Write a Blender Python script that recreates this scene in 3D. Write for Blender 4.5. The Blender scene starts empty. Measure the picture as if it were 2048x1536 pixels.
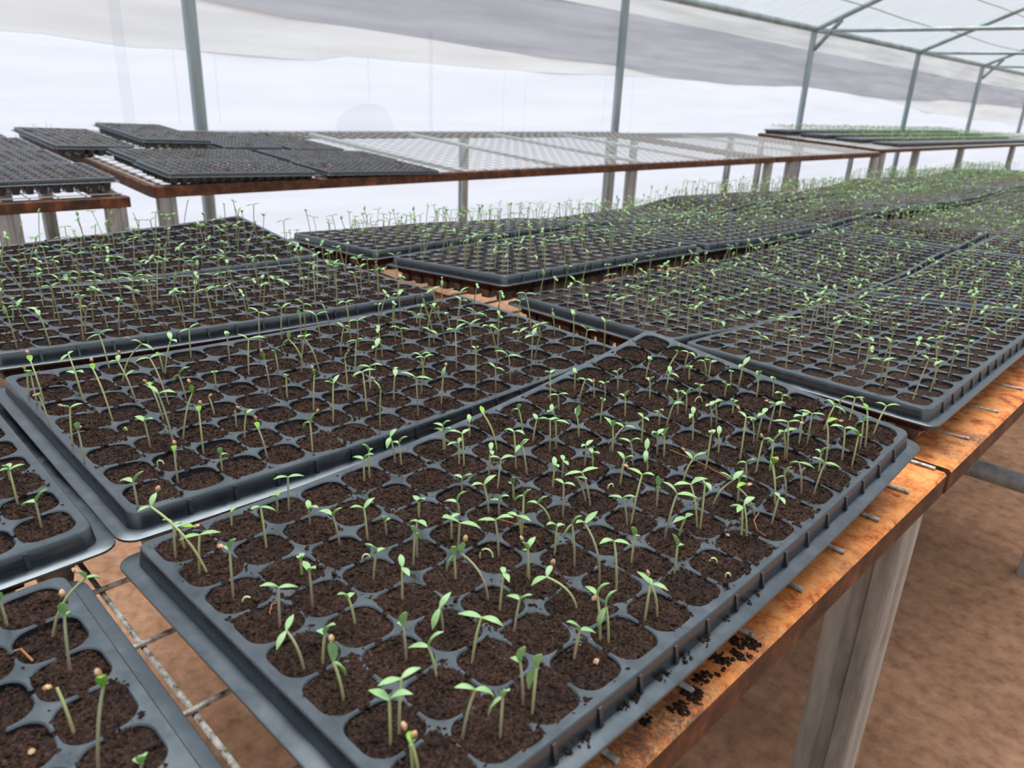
import bpy, bmesh, math, random
import numpy as np
from mathutils import Matrix, Vector

random.seed(7)
rng = np.random.default_rng(7)
SC = bpy.context.scene
COL = SC.collection
ZB = 0.80            # height of the tray tops above the soil floor (all modelling below is relative to it)

# ------------------------------------------------------------------ camera
F_PX = 1495.0


def _rot(vy, vz):
    y = np.array([vy[0] - 1024, vy[1] - 768, F_PX]); y /= np.linalg.norm(y)
    z = -np.array([vz[0] - 1024, vz[1] - 768, F_PX]); z -= y * (y @ z); z /= np.linalg.norm(z)
    return np.stack([np.cross(y, z), y, z], 1)


R0 = _rot((2600, 266), (848, 4690))
CAM = np.array([0.42844, -0.12931, 0.26350])
cam = bpy.data.cameras.new('camera')
cam.sensor_width = 36.0
cam.lens = F_PX / 2048 * 36
cam.clip_start = 0.01
cam.clip_end = 200
cam_o = bpy.data.objects.new('camera', cam)
COL.objects.link(cam_o)
_m = Matrix.Identity(4)
for r in range(3):
    _m[r][0], _m[r][1], _m[r][2] = R0[0, r], -R0[1, r], -R0[2, r]
    _m[r][3] = CAM[r]
_m[2][3] += ZB
cam_o.matrix_world = _m
cam.dof.use_dof = True
cam.dof.focus_distance = 0.60
cam.dof.aperture_fstop = 13.0
SC.camera = cam_o

# ------------------------------------------------------------------ sky and exposure
w = bpy.data.worlds.new('overcast_sky')
SC.world = w
w.use_nodes = True
w.node_tree.nodes['Background'].inputs['Color'].default_value = (0.90, 0.96, 1.0, 1)
w.node_tree.nodes['Background'].inputs['Strength'].default_value = 0.5
sun = bpy.data.lights.new('hazy_sun', 'SUN')
sun.energy = 4.6
sun.angle = math.radians(55)
sun.color = (1.0, .98, .95)
sun_o = bpy.data.objects.new('hazy_sun', sun)
COL.objects.link(sun_o)
sun_o.location = (-6, 6, 12)
sun_o.rotation_euler = Vector((-.11, .11, .985)).to_track_quat('Z', 'Y').to_euler()
SC.view_settings.view_transform = 'Standard'
SC.view_settings.look = 'None'
SC.view_settings.gamma = 1.0
SC.view_settings.use_curve_mapping = False
SC.view_settings.exposure = 1.30
SC.cycles.max_bounces = 8
SC.cycles.diffuse_bounces = 4
SC.cycles.transmission_bounces = 6
SC.cycles.transparent_max_bounces = 12
SC.cycles.use_denoising = True


# ------------------------------------------------------------------ projection helpers (used to lay things out from measurements)
def ray(u, v):
    return R0.T @ np.array([(u - 1024) / F_PX, (v - 768) / F_PX, 1.0])


def un(u, v, z=None, x=None, y=None):
    d = ray(u, v)
    if z is not None: s = (z - CAM[2]) / d[2]
    elif x is not None: s = (x - CAM[0]) / d[0]
    else: s = (y - CAM[1]) / d[1]
    return CAM + s * d


def depth(P): return float(R0[2] @ (np.asarray(P) - CAM))
def at_depth(u, v, dp): return CAM + ray(u, v) * dp


def pj(P):
    Y = R0 @ (np.asarray(P, float) - CAM)
    return F_PX * Y[0] / Y[2] + 1024, F_PX * Y[1] / Y[2] + 768


# ------------------------------------------------------------------ materials
MATS = {}


def mat(name, col=(.5, .5, .5), rough=.5, metal=0.0, spec=.5):
    m = bpy.data.materials.new(name)
    m.use_nodes = True
    b = m.node_tree.nodes['Principled BSDF']
    b.inputs['Base Color'].default_value = (*col, 1)
    b.inputs['Roughness'].default_value = rough
    b.inputs['Metallic'].default_value = metal
    b.inputs['Specular IOR Level'].default_value = spec
    MATS[name] = m
    return m, m.node_tree, b


def N(nt, t, **k):
    n = nt.nodes.new(t)
    for a, v in k.items():
        if a in n.inputs: n.inputs[a].default_value = v
        else: setattr(n, a, v)
    return n


def ramp(nt, fac, stops):
    r = nt.nodes.new('ShaderNodeValToRGB')
    e = r.color_ramp.elements
    while len(e) < len(stops): e.new(0.5)
    for el, (p, c) in zip(e, stops):
        el.position = p
        el.color = (*c, 1) if len(c) == 3 else c
    nt.links.new(fac, r.inputs[0])
    return r


def noise(nt, scale, detail=4, rough=.55, coord='Object', off=(0, 0, 0), stretch=(1, 1, 1), geo=False):
    if geo:
        g = nt.nodes.new('ShaderNodeNewGeometry'); o = g.outputs['Position']
    else:
        tc = nt.nodes.new('ShaderNodeTexCoord'); o = tc.outputs[coord]
    mp = nt.nodes.new('ShaderNodeMapping')
    mp.inputs['Location'].default_value = off
    mp.inputs['Scale'].default_value = stretch
    nt.links.new(o, mp.inputs[0])
    n = nt.nodes.new('ShaderNodeTexNoise')
    n.inputs['Scale'].default_value = scale
    n.inputs['Detail'].default_value = detail
    n.inputs['Roughness'].default_value = rough
    nt.links.new(mp.outputs[0], n.inputs['Vector'])
    return n


def bump(nt, b, h, strength, dist):
    bp = nt.nodes.new('ShaderNodeBump')
    bp.inputs['Strength'].default_value = strength
    bp.inputs['Distance'].default_value = dist
    nt.links.new(h, bp.inputs['Height'])
    nt.links.new(bp.outputs[0], b.inputs['Normal'])
    return bp


def mk_plastic():
    m, nt, b = mat('black_plastic', rough=.36, spec=1.0)
    b.inputs['Specular Tint'].default_value = (.80, .92, 1.0, 1)
    b.inputs['IOR'].default_value = 1.72
    n1 = noise(nt, 60, 5, .6, geo=True)
    n2 = noise(nt, 900, 3, .6, geo=True)
    c1 = ramp(nt, n1.outputs[0], [(.40, (.006, .009, .014)), (.62, (.011, .015, .022)), (.74, (.032, .037, .043))])
    dust = ramp(nt, n2.outputs[0], [(.70, (0, 0, 0)), (.76, (1, 1, 1))])
    mx = N(nt, 'ShaderNodeMix', data_type='RGBA')
    nt.links.new(dust.outputs[0], mx.inputs[0])
    nt.links.new(c1.outputs[0], mx.inputs[6])
    mx.inputs[7].default_value = (.20, .15, .10, 1)
    nt.links.new(mx.outputs[2], b.inputs['Base Color'])
    r1 = ramp(nt, n1.outputs[0], [(.35, (.26, .26, .26)), (.65, (.40, .40, .40))])
    nt.links.new(r1.outputs[0], b.inputs['Roughness'])


def mk_soil():
    m, nt, b = mat('peat_soil', rough=.9, spec=.25)
    n1 = noise(nt, 620, 5, .7, geo=True)
    n2 = noise(nt, 1300, 3, .6, geo=True, off=(3, 1, 2))
    n3 = noise(nt, 25, 3, .5, geo=True)
    c = ramp(nt, n1.outputs[0], [(.30, (.006, .0035, .003)), (.46, (.026, .014, .010)), (.60, (.070, .037, .026)), (.76, (.19, .105, .07))])
    c3 = ramp(nt, n3.outputs[0], [(.35, (.75, .75, .75)), (.65, (1.15, 1.1, 1.05))])
    mx = N(nt, 'ShaderNodeMix', data_type='RGBA', blend_type='MULTIPLY')
    mx.inputs[0].default_value = 1
    nt.links.new(c.outputs[0], mx.inputs[6]); nt.links.new(c3.outputs[0], mx.inputs[7])
    nt.links.new(mx.outputs[2], b.inputs['Base Color'])
    ad = N(nt, 'ShaderNodeMath', operation='ADD')
    nt.links.new(n1.outputs[0], ad.inputs[0]); nt.links.new(n2.outputs[0], ad.inputs[1])
    bump(nt, b, ad.outputs[0], 1.0, .0009)


def mk_rust():
    m, nt, b = mat('rusty_steel', rough=.75, spec=.35)
    n1 = noise(nt, 60, 9, .72, geo=True)
    n2 = noise(nt, 9, 5, .6, geo=True, off=(5, 2, 1))
    n3 = noise(nt, 420, 4, .7, geo=True)
    c1 = ramp(nt, n1.outputs[0], [(.30, (.12, .035, .018)), (.40, (.40, .10, .030)), (.48, (.64, .215, .055)), (.60, (.75, .335, .115)), (.72, (.58, .19, .045))])
    c2 = ramp(nt, n2.outputs[0], [(.30, (1, 1, 1)), (.38, (.5, .5, .5)), (.44, (0, 0, 0))])
    ad = N(nt, 'ShaderNodeMath', operation='MULTIPLY')
    c3 = ramp(nt, n3.outputs[0], [(.35, (0, 0, 0)), (.6, (1, 1, 1))])
    nt.links.new(c2.outputs[0], ad.inputs[0]); nt.links.new(c3.outputs[0], ad.inputs[1])
    mx = N(nt, 'ShaderNodeMix', data_type='RGBA')
    nt.links.new(ad.outputs[0], mx.inputs[0])
    nt.links.new(c1.outputs[0], mx.inputs[6])
    mx.inputs[7].default_value = (.11, .085, .065, 1)
    nt.links.new(mx.outputs[2], b.inputs['Base Color'])
    bump(nt, b, n3.outputs[0], .5, .0006)


def mk_darkrust():
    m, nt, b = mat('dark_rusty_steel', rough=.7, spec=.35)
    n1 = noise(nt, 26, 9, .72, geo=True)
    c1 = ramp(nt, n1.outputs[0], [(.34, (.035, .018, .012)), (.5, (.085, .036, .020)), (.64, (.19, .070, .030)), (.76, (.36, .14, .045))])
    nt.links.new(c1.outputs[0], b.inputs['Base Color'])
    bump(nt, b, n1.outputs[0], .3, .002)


def mk_galv():
    m, nt, b = mat('galvanised_steel', rough=.48, metal=.35, spec=.5)
    n1 = noise(nt, 22, 6, .65, geo=True, stretch=(1, 1, .18))
    n2 = noise(nt, 120, 3, .6, geo=True)
    c = ramp(nt, n1.outputs[0], [(.30, (.15, .16, .155)), (.46, (.31, .335, .335)), (.60, (.42, .45, .45)), (.72, (.27, .25, .22))])
    nt.links.new(c.outputs[0], b.inputs['Base Color'])
    r = ramp(nt, n2.outputs[0], [(.3, (.38, .38, .38)), (.7, (.62, .62, .62))])
    nt.links.new(r.outputs[0], b.inputs['Roughness'])
    bump(nt, b, n2.outputs[0], .15, .001)


def mk_post():
    m, nt, b = mat('galvanised_post', rough=.4, metal=.5)
    n1 = noise(nt, 6, 4, .6, geo=True, stretch=(1, 1, .2))
    c = ramp(nt, n1.outputs[0], [(.35, (.26, .33, .35)), (.65, (.42, .50, .52))])
    nt.links.new(c.outputs[0], b.inputs['Base Color'])


def mk_wire():
    m, nt, b = mat('galvanised_wire', rough=.55, metal=.1)
    n1 = noise(nt, 160, 5, .7, geo=True)
    c = ramp(nt, n1.outputs[0], [(.34, (.09, .065, .05)), (.46, (.33, .31, .28)), (.62, (.62, .60, .56))])
    nt.links.new(c.outputs[0], b.inputs['Base Color'])
    bump(nt, b, n1.outputs[0], .4, .0006)


def mk_floor():
    m, nt, b = mat('sandy_soil', rough=.95, spec=.15)
    n1 = noise(nt, 2.2, 5, .6, geo=True)
    n2 = noise(nt, 30, 6, .65, geo=True)
    n3 = noise(nt, 180, 4, .7, geo=True)
    c = ramp(nt, n2.outputs[0], [(.28, (.21, .116, .070)), (.48, (.36, .205, .127)), (.62, (.44, .256, .164)), (.75, (.50, .305, .20))])
    c1 = ramp(nt, n1.outputs[0], [(.35, (.72, .70, .68)), (.62, (1.1, 1.08, 1.05))])
    mx = N(nt, 'ShaderNodeMix', data_type='RGBA', blend_type='MULTIPLY')
    mx.inputs[0].default_value = 1
    nt.links.new(c.outputs[0], mx.inputs[6]); nt.links.new(c1.outputs[0], mx.inputs[7])
    nt.links.new(mx.outputs[2], b.inputs['Base Color'])
    ad = N(nt, 'ShaderNodeMath', operation='MULTIPLY_ADD')
    nt.links.new(n3.outputs[0], ad.inputs[0]); ad.inputs[1].default_value = .25
    nt.links.new(n2.outputs[0], ad.inputs[2])
    bump(nt, b, ad.outputs[0], .9, .006)


def mk_film(name, tcol, dcol, frac, stretch=(1, .08, 1.6), var=.06, transp=0.0):
    """thin light-passing sheeting: translucent + diffuse, with a little open weave"""
    m = bpy.data.materials.new(name)
    m.use_nodes = True
    nt = m.node_tree
    nt.nodes.remove(nt.nodes['Principled BSDF'])
    out = nt.nodes['Material Output']
    t = N(nt, 'ShaderNodeBsdfTranslucent')
    d = N(nt, 'ShaderNodeBsdfDiffuse')
    d.inputs[0].default_value = (*dcol, 1)
    n1 = noise(nt, 9, 5, .6, geo=True, stretch=stretch)
    lo = tuple(max(0, c * (1 - var)) for c in tcol); hi = tuple(min(1, c * (1 + var * .4)) for c in tcol)
    c = ramp(nt, n1.outputs[0], [(.35, lo), (.62, hi)])
    nt.links.new(c.outputs[0], t.inputs[0])
    mx = N(nt, 'ShaderNodeMixShader')
    mx.inputs[0].default_value = frac
    nt.links.new(d.outputs[0], mx.inputs[1]); nt.links.new(t.outputs[0], mx.inputs[2])
    last = mx
    if transp:
        tr = N(nt, 'ShaderNodeBsdfTransparent')
        m2 = N(nt, 'ShaderNodeMixShader'); m2.inputs[0].default_value = transp
        nt.links.new(mx.outputs[0], m2.inputs[1]); nt.links.new(tr.outputs[0], m2.inputs[2])
        last = m2
    nt.links.new(last.outputs[0], out.inputs[0])
    MATS[name] = m


def mk_leaf():
    for name, a, bb in (('cotyledon_green', (.36, .60, .26), (.50, .72, .39)), ('cotyledon_bright', (.22, .52, .05), (.40, .68, .12))):
        m, nt, b = mat(name, rough=.45, spec=.4)
        n1 = noise(nt, 120, 3, .5)
        c = ramp(nt, n1.outputs[0], [(.35, a), (.65, bb)])
        nt.links.new(c.outputs[0], b.inputs['Base Color'])
        t = N(nt, 'ShaderNodeBsdfTranslucent')
        nt.links.new(c.outputs[0], t.inputs[0])
        mx = N(nt, 'ShaderNodeMixShader'); mx.inputs[0].default_value = .38
        nt.links.new(b.outputs[0], mx.inputs[1]); nt.links.new(t.outputs[0], mx.inputs[2])
        nt.links.new(mx.outputs[0], nt.nodes['Material Output'].inputs[0])
    for name, a, bb in (('stem_pale', (.30, .22, .13), (.44, .50, .22)), ('stem_purple', (.22, .13, .11), (.38, .40, .24))):
        m, nt, b = mat(name, rough=.5, spec=.35)
        tc = N(nt, 'ShaderNodeTexCoord')
        sp = N(nt, 'ShaderNodeSeparateXYZ')
        nt.links.new(tc.outputs['Generated'], sp.inputs[0])
        c = ramp(nt, sp.outputs[2], [(.0, a), (.75, bb)])
        nt.links.new(c.outputs[0], b.inputs['Base Color'])
        b.inputs['Subsurface Weight'].default_value = .0
    m, nt, b = mat('seed_hull', (.48, .27, .15), .7)
    n1 = noise(nt, 300, 3, .6)
    c = ramp(nt, n1.outputs[0], [(.35, (.26, .13, .07)), (.6, (.60, .38, .22))])
    nt.links.new(c.outputs[0], b.inputs['Base Color'])
    mat('sprout_pale', (.55, .60, .30), .5)
    mat('root_fibre', (.36, .15, .06), .7)
    mat('tan_grit', (.42, .28, .16), .8)
    mat('seedling_stem_far', (.38, .38, .20), .6)


mk_plastic(); mk_soil(); mk_rust(); mk_darkrust(); mk_galv(); mk_post(); mk_wire(); mk_floor(); mk_leaf()
mat('bright_wire', (.46, .50, .51), .45, .3)
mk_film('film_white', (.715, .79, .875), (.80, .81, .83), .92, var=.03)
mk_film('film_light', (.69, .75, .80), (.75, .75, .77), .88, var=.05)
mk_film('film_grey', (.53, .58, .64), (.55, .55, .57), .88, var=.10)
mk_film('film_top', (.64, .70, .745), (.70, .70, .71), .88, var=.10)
mk_film('film_shadow_tape', (.70, .77, .85), (.80, .80, .82), .90, var=.02, transp=.86)  # tone of the painted outside shadow, also used for the joining tapes
mk_film('film_dense', (.34, .36, .38), (.45, .46, .48), .88, var=.10)
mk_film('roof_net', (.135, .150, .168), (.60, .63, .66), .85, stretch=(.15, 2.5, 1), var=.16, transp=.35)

# ------------------------------------------------------------------ object helpers
TOPS = []


def link(o, parent=None):
    COL.objects.link(o)
    if parent is None: TOPS.append(o)
    else: o.parent = parent
    return o


def obj(name, me, m=None, parent=None, loc=(0, 0, 0), rz=0.0):
    o = bpy.data.objects.new(name, me)
    if m and me and not me.materials: me.materials.append(MATS[m])
    o.location = loc
    o.rotation_euler = (0, 0, rz)
    return link(o, parent)


def empty(name, loc=(0, 0, 0), rz=0.0, parent=None):
    o = bpy.data.objects.new(name, None)
    o.empty_display_size = .05
    o.location = loc
    o.rotation_euler = (0, 0, rz)
    return link(o, parent)


def tag(o, label=None, cat=None, group=None, kind=None):
    if label: o['label'] = label
    if cat: o['category'] = cat
    if group: o['group'] = group
    if kind: o['kind'] = kind
    return o


class MB:
    """collects shapes into one mesh"""
    def __init__(s): s.v = []; s.f = []

    def add(s, vs, fs):
        k = len(s.v)
        s.v.extend([tuple(map(float, q)) for q in vs])
        s.f.extend([tuple(i + k for i in f) for f in fs])

    def box(s, a, b):
        (x0, y0, z0), (x1, y1, z1) = a, b
        s.add([(x0, y0, z0), (x1, y0, z0), (x1, y1, z0), (x0, y1, z0), (x0, y0, z1), (x1, y0, z1), (x1, y1, z1), (x0, y1, z1)],
              [(3, 2, 1, 0), (4, 5, 6, 7), (0, 1, 5, 4), (1, 2, 6, 5), (2, 3, 7, 6), (3, 0, 4, 7)])

    def tube(s, pts, r, n=8, cap=True, taper=None):
        pts = [np.asarray(p, float) for p in pts]
        k0 = len(s.v)
        up = np.array([0.31, 0.17, 0.93])
        m = len(pts)
        for i, p in enumerate(pts):
            t = pts[min(i + 1, m - 1)] - pts[max(i - 1, 0)]
            t /= np.linalg.norm(t) + 1e-12
            a = np.cross(t, up)
            if np.linalg.norm(a) < .1: a = np.cross(t, [1, 0, 0])
            a /= np.linalg.norm(a); b = np.cross(t, a)
            rr = r if taper is None else r * (1 + (taper - 1) * i / (m - 1))
            for k in range(n):
                an = 2 * math.pi * k / n
                s.v.append(tuple(p + rr * (math.cos(an) * a + math.sin(an) * b)))
        for i in range(m - 1):
            for k in range(n):
                q = k0 + i * n
                s.f.append((q + k, q + (k + 1) % n, q + n + (k + 1) % n, q + n + k))
        if cap:
            s.f.append(tuple(k0 + k for k in range(n))[::-1])
            s.f.append(tuple(k0 + (m - 1) * n + k for k in range(n)))

    def prism(s, prof, z0, z1):
        """vertical prism from a closed xy profile"""
        n = len(prof)
        vs = [(x, y, z0) for x, y in prof] + [(x, y, z1) for x, y in prof]
        s.add(vs, [tuple(range(n))[::-1], tuple(range(n, 2 * n))] + [(k, (k + 1) % n, n + (k + 1) % n, n + k) for k in range(n)])

    def mesh(s, name, smooth=None):
        me = bpy.data.meshes.new(name)
        me.from_pydata(s.v, [], s.f)
        if smooth is not None:
            me.polygons.foreach_set('use_smooth', [True] * len(me.polygons))
            me.set_sharp_from_angle(angle=math.radians(smooth))
        me.update()
        return me

    def build(s, name, m, parent=None, smooth=None, loc=(0, 0, 0)):
        return obj(name, s.mesh(name, smooth), m, parent, loc)


# ------------------------------------------------------------------ floor, walls, roof
XW, XP, XR = -3.72, -3.65, 4.65      # film wall, posts, right wall
Y0, Y1 = -5.6, 23.0
EAVE = 1.10
SL = 0.44
XRIDGE = 0.5
ZF = -ZB


def make_floor():
    xs = np.unique(np.concatenate([np.linspace(-30, -4, 14), np.linspace(-4, -.2, 30), np.linspace(-.2, 1.2, 230), np.linspace(1.2, 6, 14), np.linspace(6, 30, 8)]))
    ys = np.unique(np.concatenate([np.linspace(-30, -1, 12), np.linspace(-1, -.3, 30), np.linspace(-.3, 2.3, 420), np.linspace(2.3, 3.2, 40), np.linspace(3.2, 24, 30), np.linspace(24, 45, 6)]))
    X, Y = np.meshgrid(xs, ys, indexing='ij')
    Z = np.zeros_like(X)
    r = np.random.default_rng(3)
    for _ in range(110):                                    # scuffs, footprints and soft hollows
        cx, cy = r.uniform(-.2, 1.2), r.uniform(-1, 3.2)
        sx, sy, a = r.uniform(.03, .16), r.uniform(.03, .16), r.uniform(-.008, .006)
        Z += a * np.exp(-((X - cx) / sx) ** 2 - ((Y - cy) / sy) ** 2)
    for cx, cy, L, wd, ang, sp in ((.62, .55, .22, .10, .5, .022), (.55, 1.05, .2, .09, .9, .02), (.75, .9, .25, .10, .3, .024), (.48, .3, .18, .09, 1.2, .02), (.95, 1.35, .2, .1, .6, .02), (.0, -.1, .3, .14, 1.3, .024), (-.05, .25, .2, .1, .4, .022)):
        ca, sa = math.cos(ang), math.sin(ang)
        U = (X - cx) * ca + (Y - cy) * sa; V = -(X - cx) * sa + (Y - cy) * ca
        Z += .007 * np.sin(U / (sp * 1.3) * 2 * math.pi + 6 * V) * np.exp(-(U / L) ** 4 - (V / wd) ** 4)
    vs = np.stack([X, Y, Z + ZF], -1).reshape(-1, 3)
    nx, ny = len(xs), len(ys)
    idx = np.arange(nx * ny).reshape(nx, ny)
    fs = np.stack([idx[:-1, :-1], idx[1:, :-1], idx[1:, 1:], idx[:-1, 1:]], -1).reshape(-1, 4)
    me = bpy.data.meshes.new('floor')
    me.from_pydata(vs.tolist(), [], fs.tolist())
    me.polygons.foreach_set('use_smooth', [True] * len(me.polygons))
    o = obj('floor', me, 'sandy_soil')
    tag(o, 'bare reddish brown sandy soil floor under the benches', 'floor', kind='structure')


make_floor()


def strip(name, ys, lo, hi, x, m, parent, thick=.002):
    mb = MB()
    n = len(ys)
    vs = []
    for k, y in enumerate(ys):
        wv = .006 * math.sin(y * 2.3) + .004 * math.sin(y * 5.1 + 1)
        vs += [(x + wv, y, lo[k]), (x + wv * .3, y, hi[k]), (x + wv - thick, y, lo[k]), (x + wv * .3 - thick, y, hi[k])]
    fs = []
    for k in range(n - 1):
        a = 4 * k; b = a + 4
        fs += [(a, b, b + 1, a + 1), (a + 2, a + 3, b + 3, b + 2), (a, a + 2, b + 2, b), (a + 1, b + 1, b + 3, a + 3)]
    mb.add(vs, fs)
    return mb.build(name, m, parent, smooth=40)


def interp(y, pts):
    return np.interp(y, [p[0] for p in pts], [p[1] for p in pts])


wl = tag(empty('wall_left', (XW, 0, ZF)), 'white translucent plastic sheeting wall behind the far benches', 'wall', kind='structure')
wl.location = (0, 0, 0)
ysw = np.arange(Y0, Y1 + .01, .2)
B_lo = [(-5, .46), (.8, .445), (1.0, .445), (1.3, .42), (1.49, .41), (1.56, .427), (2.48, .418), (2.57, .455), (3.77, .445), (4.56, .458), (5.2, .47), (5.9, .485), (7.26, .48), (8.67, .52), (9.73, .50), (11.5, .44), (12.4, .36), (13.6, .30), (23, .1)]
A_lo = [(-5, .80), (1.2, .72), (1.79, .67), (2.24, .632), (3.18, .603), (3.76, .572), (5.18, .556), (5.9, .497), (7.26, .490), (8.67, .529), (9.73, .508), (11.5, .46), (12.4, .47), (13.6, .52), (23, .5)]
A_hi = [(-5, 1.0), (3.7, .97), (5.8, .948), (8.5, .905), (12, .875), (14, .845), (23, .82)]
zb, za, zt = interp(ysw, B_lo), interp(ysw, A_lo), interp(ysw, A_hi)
e = np.full_like(ysw, EAVE + .01)
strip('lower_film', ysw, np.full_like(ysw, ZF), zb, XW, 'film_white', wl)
strip('light_band', ysw, zb, za, XW + .002, 'film_light', wl)
strip('grey_band', ysw, za, zt, XW, 'film_grey', wl)  # wall sheeting continues here in a greyer band
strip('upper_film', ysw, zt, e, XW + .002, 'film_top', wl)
# outside shadow painted as a rounded sheet, and narrow joining tapes on the film
mb = MB()
pc = [un(u, v, x=XW + .012) for u, v in [(690, 284), (676, 268), (672, 252), (677, 236), (690, 223), (708, 214), (728, 208), (745, 207), (762, 212), (775, 222), (782, 236), (786, 255), (788, 284)]]
vs = [(XW + .012, p[1], p[2]) for p in pc] + [(XW + .010, p[1], p[2]) for p in pc]
n = len(pc)
mb.add(vs, [tuple(range(n)), tuple(range(n, 2 * n))[::-1]] + [(k, (k + 1) % n, n + (k + 1) % n, n + k) for k in range(n)])
mb.build('film_shadow_tape', 'film_shadow_tape', wl)
for u, wd, v0, v1 in ((253, .055, 0, 250), (357, .008, 100, 250), (437, .008, 110, 250), (739, .010, 115, 210), (862, .030, 60, 275), (1005, .008, 140, 275), (1047, .006, 145, 275), (1203, .008, 145, 275), (1258, .008, 150, 275)):
    a = un(u + (v1 - v0) * .03 * (1 if u < 700 else -.1), v1, x=XW + .012); t = un(u, v0, x=XW + .012)
    mb = MB(); mb.box((XW + .010, a[1] - wd / 2, min(a[2], 1.0)), (XW + .012, a[1] + wd / 2, min(t[2], 1.05)))
    mb.build('joining_tape', 'film_shadow_tape', wl)


def flat_wall(name, label, a, b, gable=None):
    mb = MB()
    (x0, y0), (x1, y1) = a, b
    n = 24
    top = []
    for k in range(n + 1):
        f = k / n
        x, y = x0 + (x1 - x0) * f, y0 + (y1 - y0) * f
        zt_ = EAVE if not gable else EAVE + SL * (min(x - XW, XR - x))
        top.append((x, y, zt_))
    vs = [(x, y, ZF) for x, y, _ in top] + top
    mb.add(vs, [(k, k + 1, n + 2 + k, n + 1 + k) for k in range(n)])
    o = mb.build(name, 'film_dense')
    tag(o, label, 'wall', kind='structure')


flat_wall('wall_right', 'white plastic sheeting wall on the far side of the aisle', (XR, Y0), (XR, Y1))
flat_wall('wall_front', 'white plastic gable wall at the near end', (XW, Y0), (XR, Y0), True)
flat_wall('wall_back', 'white plastic gable wall at the distant end', (XW, Y1), (XR, Y1), True)

mb = MB()
ysr = np.arange(Y0, Y1 + .01, .3)
xsr = np.concatenate([np.linspace(XW, XRIDGE, 22), np.linspace(XRIDGE, XR, 22)[1:]])
POSTS = [-5.25, -1.80, 1.65, 5.18, 8.60, 11.95, 15.10, 18.60, 22.1]
vs = []
for x in xsr:
    for y in ysr:
        dmin = min(abs(y - q) for q in POSTS)
        zz = EAVE + .03 + SL * min(x - XW, XR - x) - .035 * min(1, dmin / 1.7) * (0 if x in (XW, XR) else 1)
        vs.append((x, y, zz))
ny = len(ysr)
mb.add(vs, [(i * ny + j, (i + 1) * ny + j, (i + 1) * ny + j + 1, i * ny + j + 1) for i in range(len(xsr) - 1) for j in range(ny - 1)])
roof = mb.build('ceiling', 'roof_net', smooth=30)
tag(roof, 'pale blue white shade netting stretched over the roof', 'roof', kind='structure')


# ------------------------------------------------------------------ greenhouse frame
def bar(name, a, b, r, m, parent=None, n=10):
    mb = MB(); mb.tube([a, b], r, n)
    return mb.build(name, m, parent, smooth=50)


ordp = {1.65: 'nearest steel post, left of the empty wire benches', 5.18: 'steel post rising behind the middle of the empty wire bench',
        8.60: 'steel post with a knee brace behind the far seedling trays', 11.95: 'steel post without a brace, right of the knee braced post',
        15.10: 'farther steel post with a small knee brace at its top', 18.60: 'last steel post at the right edge of the picture'}
for y in POSTS:
    if y < 0 or y > 20: continue
    p = empty('greenhouse_post', (XP, y, ZF))
    mb = MB(); mb.tube([(0, 0, 0), (0, 0, EAVE - ZF - .02)], .034, 14)
    mb.build('shaft', 'galvanised_post', p, smooth=50)
    mb = MB(); mb.box((-.05, -.05, 0), (.05, .05, .012)); mb.build('base_plate', 'galvanised_post', p)
    if y in (8.60, 15.10):
        mb = MB(); mb.tube([(.03, 0, .90 - ZF), (.285, 0, EAVE + .285 * SL - ZF - .03)], .022, 8)
        mb.build('knee_brace', 'galvanised_steel', p, smooth=50)
    tag(p, ordp[y], 'post', 'posts along the plastic wall')
o = bar('eave_beam', (XP + .01, Y0 + .1, EAVE + .02), (XP + .01, Y1 - .1, EAVE + .0), .035, 'galvanised_post')
tag(o, 'long steel eave beam between the plastic wall and the roof netting', 'beam')
rn = {5.18: 'roof rafter above the middle post, outside the picture top', 8.60: 'nearest roof rafter, rising from the post with the large knee brace', 11.95: 'middle roof rafter, rising from the post without a brace', 15.10: 'far roof rafter, rising from the post with the small brace', 18.60: 'most distant roof rafter at the right edge'}
tn = {8.60: 'nearest level tie bar under the roof netting', 11.95: 'second level tie bar under the roof netting', 15.10: 'third level tie bar under the roof netting', 18.60: 'most distant tie bar under the roof netting'}
for y in POSTS:
    if y < 5 or y > 20: continue
    r = empty('roof_rafter', (XP, y, EAVE))
    for sgn, xa, xb in ((1, 0, XRIDGE - XP), (-1, XR - XP - .05, XRIDGE - XP)):
        mb = MB(); mb.tube([(xa, 0, .0), (xb, 0, SL * (XRIDGE - XP) - .02)], .028, 10)
        mb.build('rafter_half', 'galvanised_post', r, smooth=50)
    tag(r, rn[y], 'rafter', 'roof rafters')
    if y > 6:
        o = bar('tie_bar', (XP, y, EAVE - .01), (XR - .05, y, EAVE - .10), .020, 'galvanised_post')
        tag(o, tn[y], 'tie bar', 'level tie bars across the roof')
wn = ['lowest', 'second lowest', 'third lowest', 'fourth lowest', 'fifth lowest', 'sixth lowest']
for k in range(6):
    x = XW + .55 * (k + 1)
    pts = []
    for y in np.arange(3.0, Y1 - .1, .85):
        dmin = min(abs(y - q) for q in POSTS)
        pts.append((x, y, EAVE - .012 + SL * (x - XW) - .035 * min(1, dmin / 1.7)))
    mb = MB(); mb.tube(pts, .006, 5)
    o = mb.build('support_wire', 'galvanised_post', smooth=60)
    tag(o, 'thin support wire under the roof netting, %s from the eave' % wn[k], 'wire', 'roof support wires')

# ------------------------------------------------------------------ seed trays
p = .033
NI, NJ = 8, 16
W_, R_, T_, B_ = .0013, .0098, .0142, .0050


def arc(cx, cy, r, a0, a1, n):
    return [(cx + r * math.cos(math.radians(a0 + (a1 - a0) * k / n)), cy + r * math.sin(math.radians(a0 + (a1 - a0) * k / n))) for k in range(n + 1)]


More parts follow.
